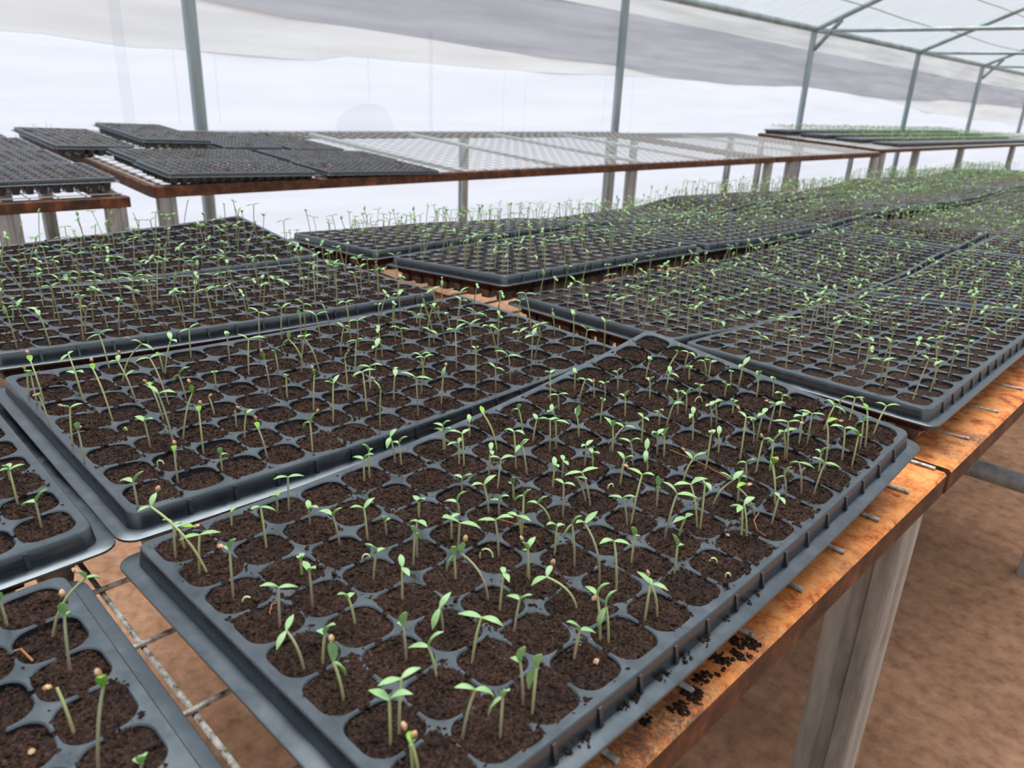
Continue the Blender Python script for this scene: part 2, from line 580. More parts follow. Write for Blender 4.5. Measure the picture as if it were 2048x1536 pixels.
def rot2(pts, k):
    for _ in range(k % 4): pts = [(-y, x) for x, y in pts]
    return pts


def star_poly(n):
    out = []
    for k in range(4):
        q = [(T_, -W_), (T_ + .0007, 0), (T_, W_)] + arc(W_ + R_, W_ + R_, R_, 270, 180, n)
        out += rot2(q, k)
    return out


def edge_poly(n):    # left border node
    h = p / 2
    a1 = arc(W_ + R_, -(W_ + R_), R_, 180, 90, n)
    a2 = arc(W_ + R_, W_ + R_, R_, 270, 180, n)
    return [(-B_, -h), (W_, -h)] + a1 + [(T_, -W_), (T_ + .0007, 0), (T_, W_)] + a2 + [(W_, h), (-B_, h)]


def corner_poly(n):
    h = p / 2; rc = .008
    a2 = arc(W_ + R_, W_ + R_, R_, 270, 180, n)
    return arc(-B_ + rc, -B_ + rc, rc, 180, 270, 4) + [(h, -B_), (h, W_)] + a2 + [(W_, h), (-B_, h)]


def inset(poly, d):
    h = p / 2; n = len(poly); out = []
    for k in range(n):
        a, b, c = np.array(poly[k - 1]), np.array(poly[k]), np.array(poly[(k + 1) % n])
        e1, e2 = b - a, c - b
        e1 = e1 / (np.linalg.norm(e1) + 1e-12); e2 = e2 / (np.linalg.norm(e2) + 1e-12)
        nn = np.array([-e1[1] - e2[1], e1[0] + e2[0]])
        L = np.linalg.norm(nn)
        nn = nn / L if L > 1e-6 else nn
        q = b + nn * d * min(1.3, 2 / max(L, .9))
        for ax in range(2):
            if abs(abs(b[ax]) - h) < 1e-9: q[ax] = b[ax]
        out.append(tuple(q))
    return out


def base_tray(detail):
    n = {2: 5, 1: 3, 0: 2}[detail]
    g = MB()
    S, Eg, Co = star_poly(n), edge_poly(n), corner_poly(n)

    def put(poly, ox, oy):
        ins = inset(poly, .0007)
        m = len(poly)
        vs = [(x + ox, y + oy, 0) for x, y in ins] + [(x + ox, y + oy, -.0008) for x, y in poly] + [(x + ox, y + oy, -.010) for x, y in poly]
        fs = [tuple(range(m))]
        h = p / 2
        for k in range(m):
            k2 = (k + 1) % m
            a, b = poly[k], poly[k2]
            if any(abs(abs(a[t]) - h) < 1e-9 and abs(a[t] - b[t]) < 1e-9 for t in range(2)): continue
            fs += [(k, m + k, m + k2, k2), (m + k, 2 * m + k, 2 * m + k2, m + k2)]
        g.add(vs, fs)
    for i in range(NI + 1):
        for j in range(NJ + 1):
            ex, ey = i in (0, NI), j in (0, NJ)
            if ex and ey:
                k = {(0, 0): 0, (NI, 0): 1, (NI, NJ): 2, (0, NJ): 3}[(i, j)]
                put(rot2(Co, k), i * p, j * p)
            elif ex: put(rot2(Eg, 0 if i == 0 else 2), i * p, j * p)
            elif ey: put(rot2(Eg, 1 if j == 0 else 3), i * p, j * p)
            else: put(S, i * p, j * p)
    # low dividers between the arm tips
    for i in range(1, NI):
        for j in range(NJ):
            x, y = i * p, (j + .5) * p
            g.add([(x - W_, y - .0022, -.0035), (x + W_, y - .0022, -.0035), (x + W_, y + .0022, -.0035), (x - W_, y + .0022, -.0035), (x - W_, y - .0022, -.012), (x + W_, y - .0022, -.012), (x + W_, y + .0022, -.012), (x - W_, y + .0022, -.012)], [(0, 1, 2, 3), (0, 3, 7, 4), (1, 5, 6, 2)])
    for j in range(1, NJ):
        for i in range(NI):
            x, y = (i + .5) * p, j * p
            g.add([(x - .0022, y - W_, -.0035), (x + .0022, y - W_, -.0035), (x + .0022, y + W_, -.0035), (x - .0022, y + W_, -.0035), (x - .0022, y - W_, -.012), (x + .0022, y - W_, -.012), (x + .0022, y + W_, -.012), (x - .0022, y + W_, -.012)], [(0, 1, 2, 3), (0, 4, 5, 1), (2, 6, 7, 3)])
    # tapered cell cups
    hh = p / 2 - W_
    ring = []
    for k in range(4):
        ring += rot2(arc(hh - R_, hh - R_, R_, 0, 90, 2), k)
    for i in range(NI):
        for j in range(NJ):
            cx, cy = (i + .5) * p, (j + .5) * p
            m = len(ring)
            vs = [(cx + x, cy + y, -.003) for x, y in ring] + [(cx + x * .62, cy + y * .62, -.041) for x, y in ring]
            g.add(vs, [(k, m + k, m + (k + 1) % m, (k + 1) % m) for k in range(m)] + [tuple(range(m, 2 * m))[::-1]])
    grid = g.mesh('tray_cell_grid', smooth=32)
    # rim

    def outline(o, rc):
        x0, y0, x1, y1 = -o, -o, NI * p + o, NJ * p + o
        pts = []
        pts += [(x0 + rc + (x1 - x0 - 2 * rc) * k / 16, y0) for k in range(16)]
        pts += arc(x1 - rc, y0 + rc, rc, -90, 0, 5)
        pts += [(x1, y0 + rc + (y1 - y0 - 2 * rc) * k / 32) for k in range(1, 32)]
        pts += arc(x1 - rc, y1 - rc, rc, 0, 90, 5)
        pts += [(x1 - rc - (x1 - x0 - 2 * rc) * k / 16, y1) for k in range(1, 16)]
        pts += arc(x0 + rc, y1 - rc, rc, 90, 180, 5)
        pts += [(x0, y1 - rc - (y1 - y0 - 2 * rc) * k / 32) for k in range(1, 32)]
        pts += arc(x0 + rc, y0 + rc, rc, 180, 270, 5)[:-1]
        return pts

    def rings(mb, L):
        k0 = [outline(o, rc) for o, rc, z in L]
        m = len(k0[0])
        vs = [(x, y, L[a][2]) for a in range(len(L)) for x, y in k0[a]]
        fs = []
        for a in range(len(L) - 1):
            for k in range(m):
                fs.append((a * m + k, (a + 1) * m + k, (a + 1) * m + (k + 1) % m, a * m + (k + 1) % m))
        mb.add(vs, fs)
    rm = MB()
    rings(rm, [(B_ - .0006, .008, -.0001), (B_, .008, -.0009), (B_ + .0016, .009, -.0118), (B_ + .0012, .009, -.0125), (B_ - .0004, .008, -.004)])

    def rib(c, nrm):
        t = np.array([-nrm[1], nrm[0]]); nrm = np.array(nrm); c = np.array(c)
        vs = []
        for z, d in ((-.0015, .0010), (-.0117, .0032)):
            for sx, dd in ((-1, -.001), (1, -.001), (1, d), (-1, d)):
                q = c + t * .0012 * sx + nrm * dd
                vs.append((q[0], q[1], z))
        rm.add(vs, [(0, 1, 2, 3), (0, 4, 5, 1), (1, 5, 6, 2), (2, 6, 7, 3), (3, 7, 4, 0)])
    for j in range(1, NJ):
        rib((-B_, j * p), (-1, 0)); rib((NI * p + B_, j * p), (1, 0))
    rim = rm.mesh('tray_rim', smooth=40)
    fl = MB()
    rings(fl, [(B_ + .0010, .009, -.0118), (B_ + .0100, .012, -.0122), (B_ + .0106, .0122, -.0126), (B_ + .0106, .0122, -.0142), (B_ + .0098, .012, -.0136), (B_ + .0010, .009, -.0130)])
    fla = fl.mesh('tray_flange', smooth=40)
    for me in (grid, rim, fla): me.materials.append(MATS['black_plastic'])
    return grid, rim, fla


BASE = {d: base_tray(d) for d in (2, 1, 0)}


def smooth_noise(n, s, r):
    a = r.normal(size=(n, n))
    fx = np.fft.fftfreq(n)
    g = np.exp(-2 * (math.pi * s) ** 2 * (fx[:, None] ** 2 + fx[None, :] ** 2))
    b = np.real(np.fft.ifft2(np.fft.fft2(a) * g))
    return b / (b.std() + 1e-9)


def plug_mesh(n, crumbs, r):
    hs = .0172
    xs = np.linspace(-hs, hs, n)
    X, Y = np.meshgrid(xs, xs, indexing='ij')
    Z = .0006 * smooth_noise(n, max(n / 9, 1.0), r) + .0005 * smooth_noise(n, max(n / 22, .6), r)
    if n > 12: Z += .00030 * r.normal(size=(n, n))
    Z -= .0005 * (np.maximum(abs(X), abs(Y)) / hs) ** 4
    mb = MB()
    vs = np.stack([X, Y, Z], -1).reshape(-1, 3)
    idx = np.arange(n * n).reshape(n, n)
    fs = np.stack([idx[:-1, :-1], idx[1:, :-1], idx[1:, 1:], idx[:-1, 1:]], -1).reshape(-1, 4)
    mb.add(vs.tolist(), fs.tolist())
    # sides so that the plug is a body, not a sheet
    loop = list(idx[:, 0]) + list(idx[-1, 1:]) + list(idx[-2::-1, -1]) + list(idx[0, -2:0:-1])
    k0 = len(mb.v)
    for q in loop:
        x, y, z = mb.v[q]
        mb.v.append((x * .80, y * .80, -.024))
    L = len(loop)
    for k in range(L): mb.f.append((loop[k], loop[(k + 1) % L], k0 + (k + 1) % L, k0 + k))
    mb.f.append(tuple(k0 + k for k in range(L))[::-1])
    for _ in range(crumbs):
        a = r.uniform(-hs, hs, 2)
        s = r.uniform(.0003, .00085) if r.random() < .9 else r.uniform(.0009, .0016)
        zc = Z[int((a[0] + hs) / (2 * hs) * (n - 1)), int((a[1] + hs) / (2 * hs) * (n - 1))]
        d = r.normal(size=(6, 3)) * .25 + np.array([(1, 0, 0), (-1, 0, 0), (0, 1, 0), (0, -1, 0), (0, 0, 1), (0, 0, -1)])
        d[:, 0] *= r.uniform(.7, 2.2); th = r.uniform(0, 6.28)
        rr = np.array([[math.cos(th), -math.sin(th), 0], [math.sin(th), math.cos(th), 0], [0, 0, 1]])
        d = (d * s) @ rr.T + np.array([a[0], a[1], zc + s * .35])
        mb.add(d.tolist(), [(0, 2, 4), (2, 1, 4), (1, 3, 4), (3, 0, 4), (2, 0, 5), (1, 2, 5), (3, 1, 5), (0, 3, 5)])
    me = mb.mesh('soil_plug')
    me.materials.append(MATS['peat_soil'])
    return me


PLUG_HI = [plug_mesh(28, 300, rng) for _ in range(8)]
PLUG_LO = [plug_mesh(9, 26, rng) for _ in range(6)]


class Tray:
    def __init__(s, x0, y0, rz, zf, detail, soil, label, cat='seed tray', group=None, plugs=True):
        """zf(u, v) gives the height of the tray top in local coordinates (trays are soft and follow the sagging mesh)"""
        s.x0, s.y0, s.rz, s.zf, s.soil = x0, y0, rz, zf, soil
        root = empty('seed_tray', (x0, y0, 0), rz)
        tag(root, label, cat, group)
        s.root = root
        for nm, me in zip(('cell_grid', 'rim', 'flange'), BASE[detail]):
            c = me.copy()
            co = np.empty(len(c.vertices) * 3)
            c.vertices.foreach_get('co', co)
            co = co.reshape(-1, 3)
            co[:, 2] += zf(co[:, 0], co[:, 1])
            c.vertices.foreach_set('co', co.ravel())
            c.update()
            link(bpy.data.objects.new(nm, c), root)
        src = PLUG_HI if detail == 2 else PLUG_LO
        if plugs:
            for i in range(NI):
                for j in range(NJ):
                    o = bpy.data.objects.new('soil_plug', random.choice(src))
                    u, v = (i + .5) * p, (j + .5) * p
                    dl = random.gauss(0, soil[1])
                    s_z = float(zf(np.array(u), np.array(v))) + soil[0] + dl
                    o.location = (u, v, s_z)
                    o.rotation_euler = (0, 0, random.randrange(4) * math.pi / 2)
                    link(o, root)
        else:
            mb = MB()
            for i in range(NI):
                for j in range(NJ):
                    u, v = (i + .5) * p, (j + .5) * p
                    z = float(zf(np.array(u), np.array(v))) + soil[0] + random.gauss(0, soil[1])
                    h = .0163
                    mb.add([(u - h, v - h, z - .0005), (u + h, v - h, z - .001), (u + h, v + h, z - .0005), (u - h, v + h, z - .001), (u + random.uniform(-.005, .005), v + random.uniform(-.005, .005), z + .002)],
                           [(0, 1, 4), (1, 2, 4), (2, 3, 4), (3, 0, 4)])
            o = mb.build('soil', 'peat_soil', root)
            o['kind'] = 'stuff'

    def world(s, u, v, dz=0.0):
        c, sn = math.cos(s.rz), math.sin(s.rz)
        return np.array([s.x0 + c * u - sn * v, s.y0 + sn * u + c * v, float(s.zf(np.array(u), np.array(v))) + dz])

    def local(s, x, y):
        c, sn = math.cos(s.rz), math.sin(s.rz)
        dx, dy = x - s.x0, y - s.y0
        return c * dx + sn * dy, -sn * dx + c * dy

    def hit(s, px, py):
        z = 0.0
        for _ in range(6):
            P = un(px, py, z=z)
            u, v = s.local(P[0], P[1])
            u2, v2 = min(max(u, 0), NI * p), min(max(v, 0), NJ * p)
            z = float(s.zf(np.array(u2), np.array(v2))) + s.soil[0]
        return un(px, py, z=z), u, v


def quad(c, U=0, V=0, UU=0, VV=0, UV=0):
    def f(u, v):
        a = (u - .13) / .13; b = (v - .26) / .26
        return c + U * a + V * b + UU * a * a + VV * b * b + UV * a * b
    return f


HYK = [.60, .90, 1.2, 1.4, 1.7, 2.0]
# measured heights of the left and right edge of each tray column along one bench (the mesh sags between the bench ends)
HT = {'A': ([.000, -.012, -.020, -.020, -.005, .006], [.001, .003, .000, -.005, .000, .010]),
      'B': ([-.004, -.014, -.020, -.018, -.008, .004], [-.003, -.024, -.033, -.028, -.008, .006]),
      'C': ([.001, .006, .007, -.003, -.006, .006], [.018, .015, .010, .003, .001, .010]),
      'D': ([-.002, -.008, -.018, -.030, -.026, -.004], [.006, .010, .010, -.004, -.010, .008])}


def Hn(c, f, y):
    """height of tray column c at fraction f of its width (0 = away from the aisle) and position y"""
    f = np.clip(np.asarray(f, float), -.1, 1.1); y = np.asarray(y, float)
    yy = .60 + np.mod(y - .60, 1.4)
    cyc = np.floor((y - .60) / 1.4)
    ty = np.interp(yy, HYK, np.arange(6))
    j0 = np.clip(np.floor(ty).astype(int), 0, 4)
    fy = ty - j0
    fy = fy * fy * (3 - 2 * fy)
    l, r = np.array(HT[c][0]), np.array(HT[c][1])
    z = (l[j0] * (1 - f) + r[j0] * f) * (1 - fy) + (l[j0 + 1] * (1 - f) + r[j0 + 1] * f) * fy
    return z - .004 * np.minimum(np.maximum(cyc, 0), 3)


TR = {}
TR['T1'] = Tray(.0045, -.0035, .0182, quad(.0014, -.0047, .0088, .0003, .0115, -.0073), 2, (-.0013, .0004), 'nearest full black seed tray, crowded with seedlings, beside the orange rusty rail', group='seed trays on the nearest bench')
TR['T2'] = Tray(-.3042, .0000, .0211, quad(.003, -.006, -.0027, 0, .0054, .002), 2, (-.0022, .0009), 'black seed tray just left of the nearest full tray, thinly sprouted', group='seed trays on the nearest bench')
TR['T3'] = Tray(-.301, -.5545, .0, quad(.003, -.002, 0, 0, .003, 0), 2, (-.0028, .0009), 'black seed tray cut off by the left picture edge, above the bottom-left tray', group='seed trays on the nearest bench')
TR['T4'] = Tray(.0055, -.5815, .0, quad(-.002, 0, 0, 0, .002, 0), 2, (-.0028, .0009), 'black seed tray in the bottom-left corner across the open wire gap', group='seed trays on the nearest bench')
TR['T5'] = Tray(-.635, .0, .02, quad(.009, 0, -.0105, 0, .004, 0), 2, (-.0026, .0008), 'third black seed tray back from the orange rail on the nearest bench', group='seed trays on the nearest bench')
TR['T6'] = Tray(-.94, -.003, .02, quad(.013, -.008, .003, 0, .003, -.006), 2, (-.0026, .0008), 'farthest black seed tray on the nearest bench, before the white gap', group='seed trays on the nearest bench')
colx = {'A': -.016, 'B': -.310, 'C': -.609, 'D': -.918}
coly = {'A': .632, 'B': .641, 'C': .640, 'D': .628}
coln = {'A': 'along the rusty rail side', 'B': 'one in from the rusty rail', 'C': 'two in from the rusty rail', 'D': 'along the far edge'}
ordn = ['first', 'second', 'third', 'fourth', 'fifth', 'sixth', 'seventh', 'eighth', 'ninth', 'tenth']
for c, nrow in (('A', 3), ('B', 5), ('C', 7), ('D', 8)):
    for k in range(nrow):
        x0 = colx[c] + random.uniform(-.006, .006) * (k > 0)
        y0 = coly[c] + .563 * k + random.uniform(-.004, .004) * (k > 0)
        rz = {'A': .006, 'B': .002, 'C': .008, 'D': .006}[c] + random.uniform(-.008, .008) * (k > 0)
        cc, ss = math.cos(rz), math.sin(rz)

        def zf(u, v, c=c, y0=y0, cc=cc, ss=ss):
            return Hn(c, u / (NI * p), y0 + ss * u + cc * v)
        TR[c + str(k)] = Tray(x0, y0, rz, zf, 1 if k < 2 else 0, (-.0028 if k < 2 else -.0012, .0008),
                              '%s seed tray beyond the bench joint, in the row %s' % (ordn[k], coln[c]), group='seed trays on the benches beyond the joint', plugs=(k < 3))


# far benches
def HF(x, y): return -.006 + .062 * (-2.1 - x) - .025 * np.minimum(np.maximum(y - .85, -1), 1.25)


far = []
for c, xx in enumerate((-2.375, -2.675)):
    for k, yy in enumerate((.86, 1.45)):
        def zf(u, v, xx=xx, yy=yy): return HF(xx + u, yy + v)
        far.append(Tray(xx, yy + .012 * c, random.uniform(-.01, .01), zf, 0, (-.0012, .0008),
                        '%s seed tray with bare soil in the %s row on the far bench' % (['left', 'right'][k], ['front', 'second'][c]), group='bare seed trays on the far benches', plugs=False))
fb = ['leftmost', 'propped-up', 'third', 'rightmost']
for k, (yy, lift) in enumerate(((.72, .0), (1.03, .028), (1.35, .004), (1.67, .0))):
    def zf(u, v, yy=yy, lift=lift): return HF(-2.76 - v, yy + u) + lift
    far.append(Tray(-2.76, yy, math.pi / 2, zf, 0, (-.0012, .0008),
                    '%s bare seed tray set crosswise at the back of the far bench' % fb[k], group='bare seed trays on the far benches', plugs=False))
for c, (xx, yy) in enumerate(((-2.235, .115), (-2.535, .09), (-2.84, .09), (-3.14, .06))):
    def zf(u, v, xx=xx): return .002 + .062 * (-1.94 - (xx + u))
    rown = ['front', 'second', 'third', 'back'][c]
    far.append(Tray(xx, yy, 0, zf, 0, (-.0012, .0008), 'seed tray with bare soil at the left picture edge, %s row of its bench' % rown, group='bare seed trays on the far benches', plugs=False))
# distant green trays: light copies sharing one mesh
grn = []
gz = Tray(-2.62, 8.12, 0, lambda u, v: 0 * u + .005, 0, (-.004, .001), 'green seedling tray nearest the empty far bench mesh, in the front row', group='green seed trays far back', plugs=False)
grn.append(gz)


def copy_tray(src, x, y, z, label, group):
    r = src.root.copy(); link(r)
    r.location = (x, y, z); r['label'] = label; r['group'] = group
    for ch in src.root.children:
        c = ch.copy(); link(c, r)
    t = Tray.__new__(Tray)
    t.x0, t.y0, t.rz, t.soil, t.root = x, y, 0.0, src.soil, r
    t.zf = lambda u, v, zz=z, f=src.zf: f(u, v) + zz
    return t


rows_g = ['front', 'second', 'third', 'fourth']
for c in range(4):
    for k in range(10):
        if c == 0 and k == 0: continue
        x = -2.62 - .31 * c
        y = 8.12 - .17 * c + .575 * k
        grn.append(copy_tray(gz, x, y, .022 * c, 'distant green seedling tray, %s row from the aisle, %s one back' % (rows_g[c], ordn[k]), 'green seed trays far back'))


# ------------------------------------------------------------------ benches
def rect_bar(name, a, b, wx, h, m, parent, axis):
    """box section whose top centre line runs a-b along axis 'x' or 'y', with bevelled edges"""
    mb = MB()
    bv = .0025
    prof = [(-wx / 2 + bv, 0), (wx / 2 - bv, 0), (wx / 2, -bv), (wx / 2, -h + bv), (wx / 2 - bv, -h), (-wx / 2 + bv, -h), (-wx / 2, -h + bv), (-wx / 2, -bv)]
    vs = []
    for q in (a, b):
        for s, z in prof:
            vs.append((q[0] + s, q[1], q[2] + z) if axis == 'y' else (q[0], q[1] + s, q[2] + z))
    n = 8
    mb.add(vs, [tuple(range(n)), tuple(range(n, 2 * n))[::-1]] + [(k, n + k, n + (k + 1) % n, (k + 1) % n) for k in range(n)])
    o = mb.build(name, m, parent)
    if m == 'rusty_steel':                                  # upright faces use the darker rust material, top and underside the orange one
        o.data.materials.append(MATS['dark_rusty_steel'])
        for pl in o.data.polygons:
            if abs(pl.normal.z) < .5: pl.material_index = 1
    return o


def leg_profile(w_=.05):
    h = w_ / 2
    # cold-rolled post: square with a shallow groove down each face
    pts = []
    side = [(-h + .004, -h), (-.008, -h), (-.005, -h + .005), (.005, -h + .005), (.008, -h), (h - .004, -h), (h - .001, -h + .001)]
    for k in range(4): pts += rot2(side, k)
    return pts


WIRE_CACHE = {}


def wire_mesh(L, axis, bend=0.0):
    key = (round(L, 3), axis, bend)
    if key not in WIRE_CACHE:
        mb = MB()
        n = 9
        pts = []
        for k in range(n):
            f = k / (n - 1)
            z = -bend * 4 * f * (1 - f)
            pts.append((f * L, 0, z) if axis == 'x' else (0, f * L, z))
        mb.tube(pts, .0019, 6)
        me = mb.mesh('wire', smooth=60); me.materials.append(MATS['galvanised_wire'])
        WIRE_CACHE[key] = me
    return WIRE_CACHE[key]


def bench(label, x0, x1, y0, y1, zr, m, leg_y, dx, dy, group, tilt=0.0, wires=True, rail_w=.05, rail_h=.026, brace=-.57, yoff=0, xoff=0.0, legs=((0, 1)), sag=.0, leg_w=.05, backlegs=None):
    """x0 = far rail, x1 = aisle rail (outer faces); zr = rail top height; tilt = extra height of the far rail"""
    root = empty('bench', ((x0 + x1) / 2, y0, ZF))
    ox, oy, oz = (x0 + x1) / 2, y0, ZF

    def L(q): return (q[0] - ox, q[1] - oy, q[2] - oz)
    hw = rail_w / 2
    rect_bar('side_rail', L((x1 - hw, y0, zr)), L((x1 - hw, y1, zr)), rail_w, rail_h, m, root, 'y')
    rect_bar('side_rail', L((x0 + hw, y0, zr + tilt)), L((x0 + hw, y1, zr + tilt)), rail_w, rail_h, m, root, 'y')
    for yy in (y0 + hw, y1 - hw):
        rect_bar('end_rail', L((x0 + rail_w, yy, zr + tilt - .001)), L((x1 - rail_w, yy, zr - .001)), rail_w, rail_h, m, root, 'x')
    nm = max(1, int(round((y1 - y0) / 1.4)))
    for k in range(1, nm * 2):
        yy = y0 + (y1 - y0) * k / (nm * 2)
        rect_bar('cross_bar', L((x0 + rail_w, yy, zr + tilt - .004)), L((x1 - rail_w, yy, zr - .004)), .035, .018, m if wires else 'bright_wire', root, 'x')
    prof = leg_profile(leg_w)
    for yy in leg_y:
        for xx, zt_ in ((x1 - leg_w / 2 - .002, zr), (x0 + leg_w / 2, zr + tilt)):
            mb = MB(); mb.prism(prof, 0, zt_ - rail_h - ZF)
            mb.build('leg', 'galvanised_steel', root, loc=(xx - ox, yy - oy, 0))
        if brace:
            mb = MB(); mb.tube([L((x0 + .04, yy, brace)), L((x1 - .04, yy, brace))], .024, 10)
            mb.build('leg_brace', 'galvanised_steel', root, smooth=50)
    zw = .0019
    if wires:
        yy = y0 + yoff
        while yy < y1:
            o = bpy.data.objects.new('wire', wire_mesh(x1 - x0 - .02, 'x', sag))
            o.location = L((x0 + .01, yy, zr + zw)); link(o, root)
            yy += dy
        xx = x0 + xoff
        while xx < x1 - .02:
            o = bpy.data.objects.new('wire', wire_mesh(y1 - y0 - .02, 'y'))
            f = (xx - x0) / (x1 - x0)
            o.location = L((xx, y0 + .01, zr + zw + .0036 - sag * 4 * f * (1 - f)))
            link(o, root)
            xx += dx
    else:
        mb = MB()
        for yy in np.arange(y0 + .01, y1, dy):
            mb.tube([L((x0 + .01, yy, zr + tilt + .002)), L(((x0 + x1) / 2, yy, zr + tilt / 2 - sag)), L((x1 - .01, yy, zr + .002))], .0016, 4, cap=False)
        for xx in np.arange(x0 + .01, x1, dx):
            f = (xx - x0) / (x1 - x0)
            mb.tube([L((xx, y0 + .01, zr + tilt * (1 - f) + .005 - sag * 2 * min(f, 1 - f))), L((xx, y1 - .01, zr + tilt * (1 - f) + .005 - sag * 2 * min(f, 1 - f)))], .0016, 4, cap=False)
        o = mb.build('wire_mesh', 'bright_wire', root, smooth=60)
        o['kind'] = 'stuff'
    tag(root, label, 'bench', group)
    return root


ZR = -.046
bench('nearest rusty steel bench with wire mesh and a grooved galvanised leg', -1.00, .285, -.80, .606, ZR, 'rusty_steel', (-.74, .545), .0695, .0695, 'near row of benches', brace=None, yoff=.19 - .0695 * 14 + .80 - .004 + .0695 * 0, xoff=.034 + 1.0 - .0695 * 14, sag=.004)
bench('second rusty bench along the aisle, joined end to end with the nearest', -1.00, .286, .616, 2.00, ZR, 'rusty_steel', (1.94,), .0695, .111, 'near row of benches', yoff=.091, xoff=.03, sag=.03)
bench('third bench in the near row, hidden under green seedling trays', -1.00, .286, 2.01, 3.40, ZR - .006, 'rusty_steel', (3.33,), .0695, .111, 'near row of benches', yoff=.05, sag=.03)
bench('fourth bench in the near row, under distant trays at the right', -1.00, .286, 3.41, 5.4, ZR - .012, 'rusty_steel', (3.48, 5.3), .0695, .111, 'near row of benches', yoff=.05, sag=.03)
bench('left far bench end with dark rusty rail, cut by the picture edge', -3.30, -1.93, -1.2, .668, -.046 - .004, 'dark_rusty_steel', (-1.1, .36, .632), .07, .07, 'far row of benches', tilt=.085, wires=False, brace=None, rail_w=.045, rail_h=.030, sag=.0)
bench('long far bench, half trays and half bare shiny wire mesh', -3.55, -2.10, .80, 5.02, -.046, 'dark_rusty_steel', (.845, 3.38, 4.97), .07, .07, 'far row of benches', tilt=.085, wires=False, brace=None, rail_w=.05, rail_h=.036, sag=.0)
bench('bare wire mesh bench before the distant green trays', -3.55, -2.10, 5.06, 6.95, -.046, 'dark_rusty_steel', (5.3, 6.90), .075, .075, 'far row of benches', tilt=.075, wires=False, brace=None, rail_w=.05, rail_h=.036, sag=.0)
bench('most distant bench carrying the green seedling trays', -3.56, -2.27, 7.5, 19.0, -.042, 'dark_rusty_steel', (7.56, 8.5, 10.0, 12.3, 14.5), .07, .07, 'far row of benches', tilt=.07, wires=False, brace=None, rail_w=.05, rail_h=.03, sag=.0)


# ------------------------------------------------------------------ seedlings
def leaf_mesh(mb, a, b, width, droop, side_hint, seg=7, fat=.0006):
    """a lance-shaped seed leaf with thickness from a to b"""
    a = np.asarray(a, float); b = np.asarray(b, float)
    d = b - a; L = np.linalg.norm(d) + 1e-9; d = d / L
    s = np.cross(d, np.array([0, 0, 1.0]))
    if np.linalg.norm(s) < .25: s = s + np.asarray(side_hint) * .6
    s -= d * (s @ d); s /= np.linalg.norm(s)
    nrm = np.cross(s, d)
    if nrm[2] < 0: nrm = -nrm
    k0 = len(mb.v)
    prof = [0.22, .62, .90, 1.0, .97, .80, .46, .10] if seg == 7 else [.3, 1.0, .75, .1]
    n = len(prof)
    for k in range(n):
        t = k / (n - 1)
        c = a + d * L * t + nrm * droop * L * 4 * t * (1 - t)
        wd = width * .5 * prof[k]
        fold = wd * .22
        for x, z in ((-1, fold), (-.5, fold * .3 + fat), (0, fat * .7), (.5, fold * .3 + fat), (1, fold), (.5, fold * .3 - fat * .6), (0, -fat), (-.5, fold * .3 - fat * .6)):
            mb.v.append(tuple(c + s * wd * x + nrm * z * min(1, prof[k] + .2)))
    m = 8
    for k in range(n - 1):
        for q in range(m):
            mb.f.append((k0 + k * m + q, k0 + k * m + (q + 1) % m, k0 + (k + 1) * m + (q + 1) % m, k0 + (k + 1) * m + q))
    mb.f.append(tuple(k0 + q for q in range(m))[::-1])
    mb.f.append(tuple(k0 + (n - 1) * m + q for q in range(m)))


def hull_mesh(mb, c, r, d):
    c = np.asarray(c, float)
    vs = []; fs = []
    d = np.asarray(d, float); d /= np.linalg.norm(d) + 1e-9
    a = np.cross(d, [.3, .2, .9]); a /= np.linalg.norm(a); b = np.cross(d, a)
    ts = [-1, -.6, 0, .6, 1]; rs = [.15, .8, 1, .75, .2]
    for t, q in zip(ts, rs):
        for k in range(6):
            an = k * math.pi / 3 + t
            j = 1 + .18 * math.sin(5 * an + 3 * t)
            vs.append(tuple(c + d * r * 1.25 * t + (a * math.cos(an) + b * math.sin(an) * .65) * r * q * j))
    for i in range(4):
        for k in range(6): fs.append((i * 6 + k, i * 6 + (k + 1) % 6, (i + 1) * 6 + (k + 1) % 6, (i + 1) * 6 + k))
    fs += [tuple(range(6))[::-1], tuple(range(24, 30))]
    mb.add(vs, fs)


VIEW_R = R0[0]
SEEDS = []     # dicts: tray, i, j, root, height, nleaf, hull, px


def bez(a, c, b, n):
    return [a * (1 - t) ** 2 + 2 * c * t * (1 - t) + b * t * t for t in np.linspace(0, 1, n)]


